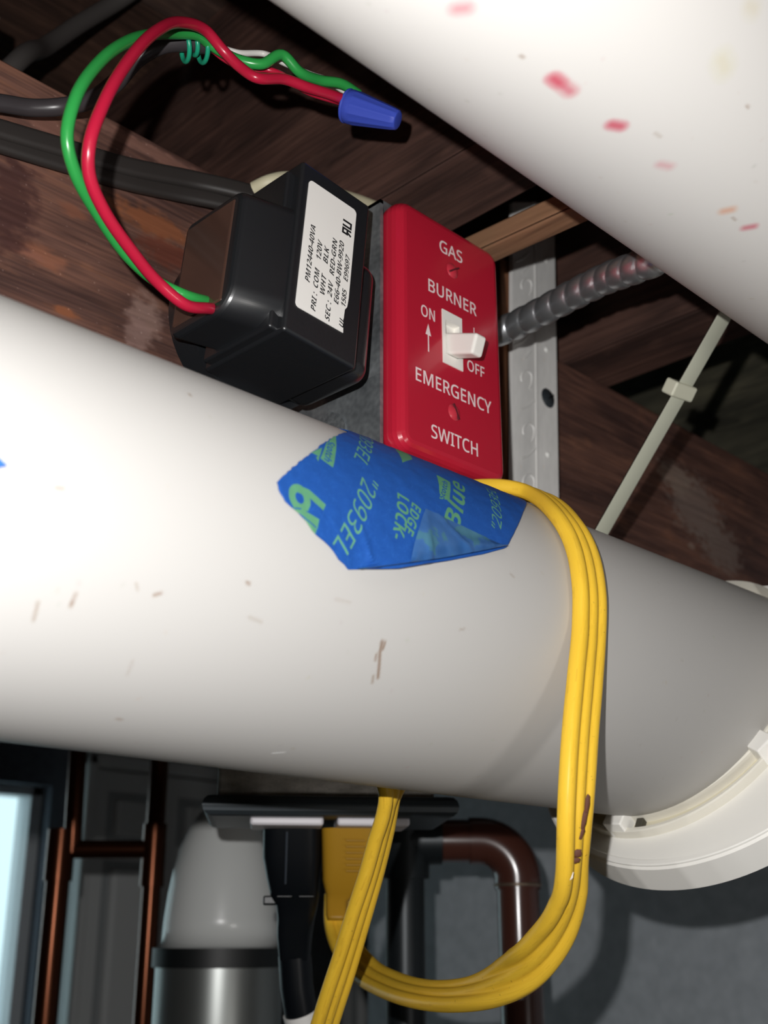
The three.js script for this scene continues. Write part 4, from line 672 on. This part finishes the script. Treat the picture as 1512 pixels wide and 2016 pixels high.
// ---------------------------------------------------------------- plumbing below
const copper = M(0x55301f, 0.26, { metalness: 0.9 }), brownP = M(0x4a2a22, 0.25, { clearcoat: 0.4, clearcoatRoughness: 0.15 }), ironP = M(0x23282b, 0.38, { metalness: 0.4 });
const down = (p, y) => V(p.x, y, p.z);
{
  const a = atD(820, 1655, 0.70), e = atD(1016, 1655, 0.70), r = 0.0124, bend = 0.022;
  const g = thing('brown_drain_pipe', 'glossy brown pipe with elbow turning down below white collar', 'pipe', down(e, 0));
  const el = []; const c = e.clone().add(V(0, -bend, 0)).addScaledVector(RIGHT, -bend); for (let k = 0; k <= 10; k++) { const t = k / 10 * Math.PI / 2; el.push(c.clone().addScaledVector(RIGHT, bend * Math.sin(t)).add(V(0, bend * Math.cos(t), 0))); }
  part(g, 'horizontal_run', rod(a, el[0], r), brownP);
  part(g, 'elbow', tube([el[0].clone().addScaledVector(RIGHT, -0.006), ...el, el[10].clone().add(V(0, -0.006, 0))], r + 0.0012, 60, 28), brownP);
  part(g, 'down_run', rod(V(e.x, 0, e.z), el[10], r, r, 32), brownP);
  const cy = atD(1016, 1728, 0.70).y; part(g, 'coupling', rod(V(e.x, cy - 0.004, e.z), V(e.x, el[10].y, e.z), r + 0.0013, r + 0.0013, 32), brownP);
  part(g, 'solder_ring', new THREE.TorusGeometry(r + 0.0009, 0.001, 10, 40).rotateX(Math.PI / 2).translate(e.x, cy - 0.0045, e.z), M(0x8a7a6a, 0.35, { metalness: 0.7 }));
  const k = atD(797, 1700, 0.69), p = thing('black_iron_pipe', 'black iron pipe standing upright behind the yellow cord', 'pipe', down(k, 0));
  part(p, 'pipe_run', rod(V(k.x, 0, k.z), V(k.x, CY + 0.09, k.z), 0.0115, 0.0115, 28), ironP);
  part(p, 'tee_fitting', rod(V(k.x, a.y - 0.022, k.z), V(k.x, a.y + 0.02, k.z), 0.0145, 0.0145, 28), ironP);
  part(p, 'side_outlet', rod(V(k.x, a.y, k.z), V(k.x, a.y, k.z).addScaledVector(RIGHT, 0.022), 0.0142, 0.0142, 28), ironP);
}
{
  // copper heating pipes at the lower left
  const D = 0.85, A0 = atD(119, 1672, D), T0 = atD(141, 1560, D), B0 = atD(303, 1672, D), r = 0.0085;
  const g = thing('copper_pipework', 'dark copper pipes with cross branch at lower left by window', 'pipe', down(A0, 0));
  part(g, 'left_riser', rod(V(A0.x, 0, A0.z), A0, r, r, 28), copper);
  part(g, 'tee_fitting', rod(A0.clone().add(V(0, -0.022, 0)), A0.clone().add(V(0, 0.014, 0)), r + 0.0016, r + 0.0016, 28), copper);
  part(g, 'upper_riser', rod(A0.clone().add(V(0, -0.002, 0)).addScaledVector(RIGHT, 0.0085), V(T0.x, CY + 0.2, T0.z), 0.0065, 0.0065, 24), copper);
  part(g, 'cross_branch', rod(A0, B0, 0.0064, 0.0064, 24), copper);
  part(g, 'right_riser', rod(V(B0.x, 0, B0.z), V(B0.x, CY + 0.2, B0.z), 0.0068, 0.0068, 24), copper);
  part(g, 'tee_fitting', rod(B0.clone().add(V(0, -0.026, 0)), B0.clone().add(V(0, 0.018, 0)), 0.0086, 0.0086, 24), copper);
}
{
  // domed canister on a wall shelf
  const D = 0.74, k = D / FPX, c = atD(433, 1880, D), yB = CY - 0.42;
  const g = thing('domed_canister', 'canister with off-white dome, black band and brushed metal body', 'canister', V(c.x, yB, c.z));
  const rel = py => atD(433, py, D).y;
  const prof = [[0, 1578], [30, 1580], [52, 1590], [72, 1620], [88, 1660], [100, 1710], [108, 1760], [113, 1810], [117, 1876], [0, 1876]].map(([r, py]) => new THREE.Vector2(r * k, rel(py) - c.y));
  part(g, 'dome', new THREE.LatheGeometry(prof.slice(0).reverse(), 72).translate(c.x, c.y, c.z), M(0xd8dad8, 0.28, { clearcoat: 0.3 }));
  part(g, 'band', rod(V(c.x, rel(1903), c.z), V(c.x, rel(1866), c.z), 131 * k, 131 * k, 64), M(0x101314, 0.5));
  part(g, 'body', rod(V(c.x, yB, c.z), V(c.x, rel(1903), c.z), 124 * k, 124 * k, 64), M(0x8f9290, 0.35, { metalness: 0.85 }));
  const s = thing('wall_shelf', 'plank shelf below view carrying the domed canister', 'shelf', V(c.x, yB - 0.03, c.z));
  part(s, 'board', woodUV(new RoundedBoxGeometry(0.55, 0.025, 0.16, 2, 0.002).translate(c.x + 0.22, yB - 0.0125, c.z - 0.08 + 0.06), 'x', 1, 0.25), mPlank);
  part(s, 'bracket_post', woodUV(new RoundedBoxGeometry(0.04, yB - 0.025, 0.04, 2, 0.002).translate(c.x + 0.02, (yB - 0.025) / 2, c.z - 0.02), 'y', 1, 0.25), mPlank);
  part(s, 'bracket_post', woodUV(new RoundedBoxGeometry(0.04, yB - 0.025, 0.04, 2, 0.002).translate(c.x + 0.44, (yB - 0.025) / 2, c.z - 0.06), 'y', 1, 0.25), mPlank);
}

// ---------------------------------------------------------------- flash and added fill light, outside the frame
{
  const b = thing('fill_light', 'added fill light on a slim stand, unseen behind the viewer', 'lamp', V(FILL_POS.x, 0, FILL_POS.z));
  part(b, 'stand', merge([rod(V(FILL_POS.x, 0.02, FILL_POS.z), V(FILL_POS.x, FILL_POS.y - 0.09, FILL_POS.z), 0.012), rod(V(FILL_POS.x, 0, FILL_POS.z), V(FILL_POS.x, 0.025, FILL_POS.z), 0.14, 0.13, 40)]), M(0x2a2c2e, 0.5));
  part(b, 'socket', rod(V(FILL_POS.x, FILL_POS.y - 0.095, FILL_POS.z), V(FILL_POS.x, FILL_POS.y - 0.03, FILL_POS.z), 0.022, 0.02, 28), M(0xdedad0, 0.5));
  part(b, 'bulb', new THREE.SphereGeometry(0.045, 24, 16).translate(FILL_POS.x, FILL_POS.y, FILL_POS.z), new THREE.MeshStandardMaterial({ color: 0xffffff, emissive: new THREE.Color(1, 0.95, 0.90), emissiveIntensity: 2 }));
  const f = thing('camera_flash', 'small white flash lamp beside the viewer', 'lamp', FLASH.clone().addScaledVector(FWD, -0.004));
  part(f, 'flash_window', rod(FLASH.clone().addScaledVector(FWD, -0.004), FLASH.clone().addScaledVector(FWD, 0.001), 0.003, 0.003, 20), new THREE.MeshStandardMaterial({ color: 0xffffff, emissive: new THREE.Color(1, 0.97, 0.93), emissiveIntensity: 2 }));
}

renderer.render(scene, camera);
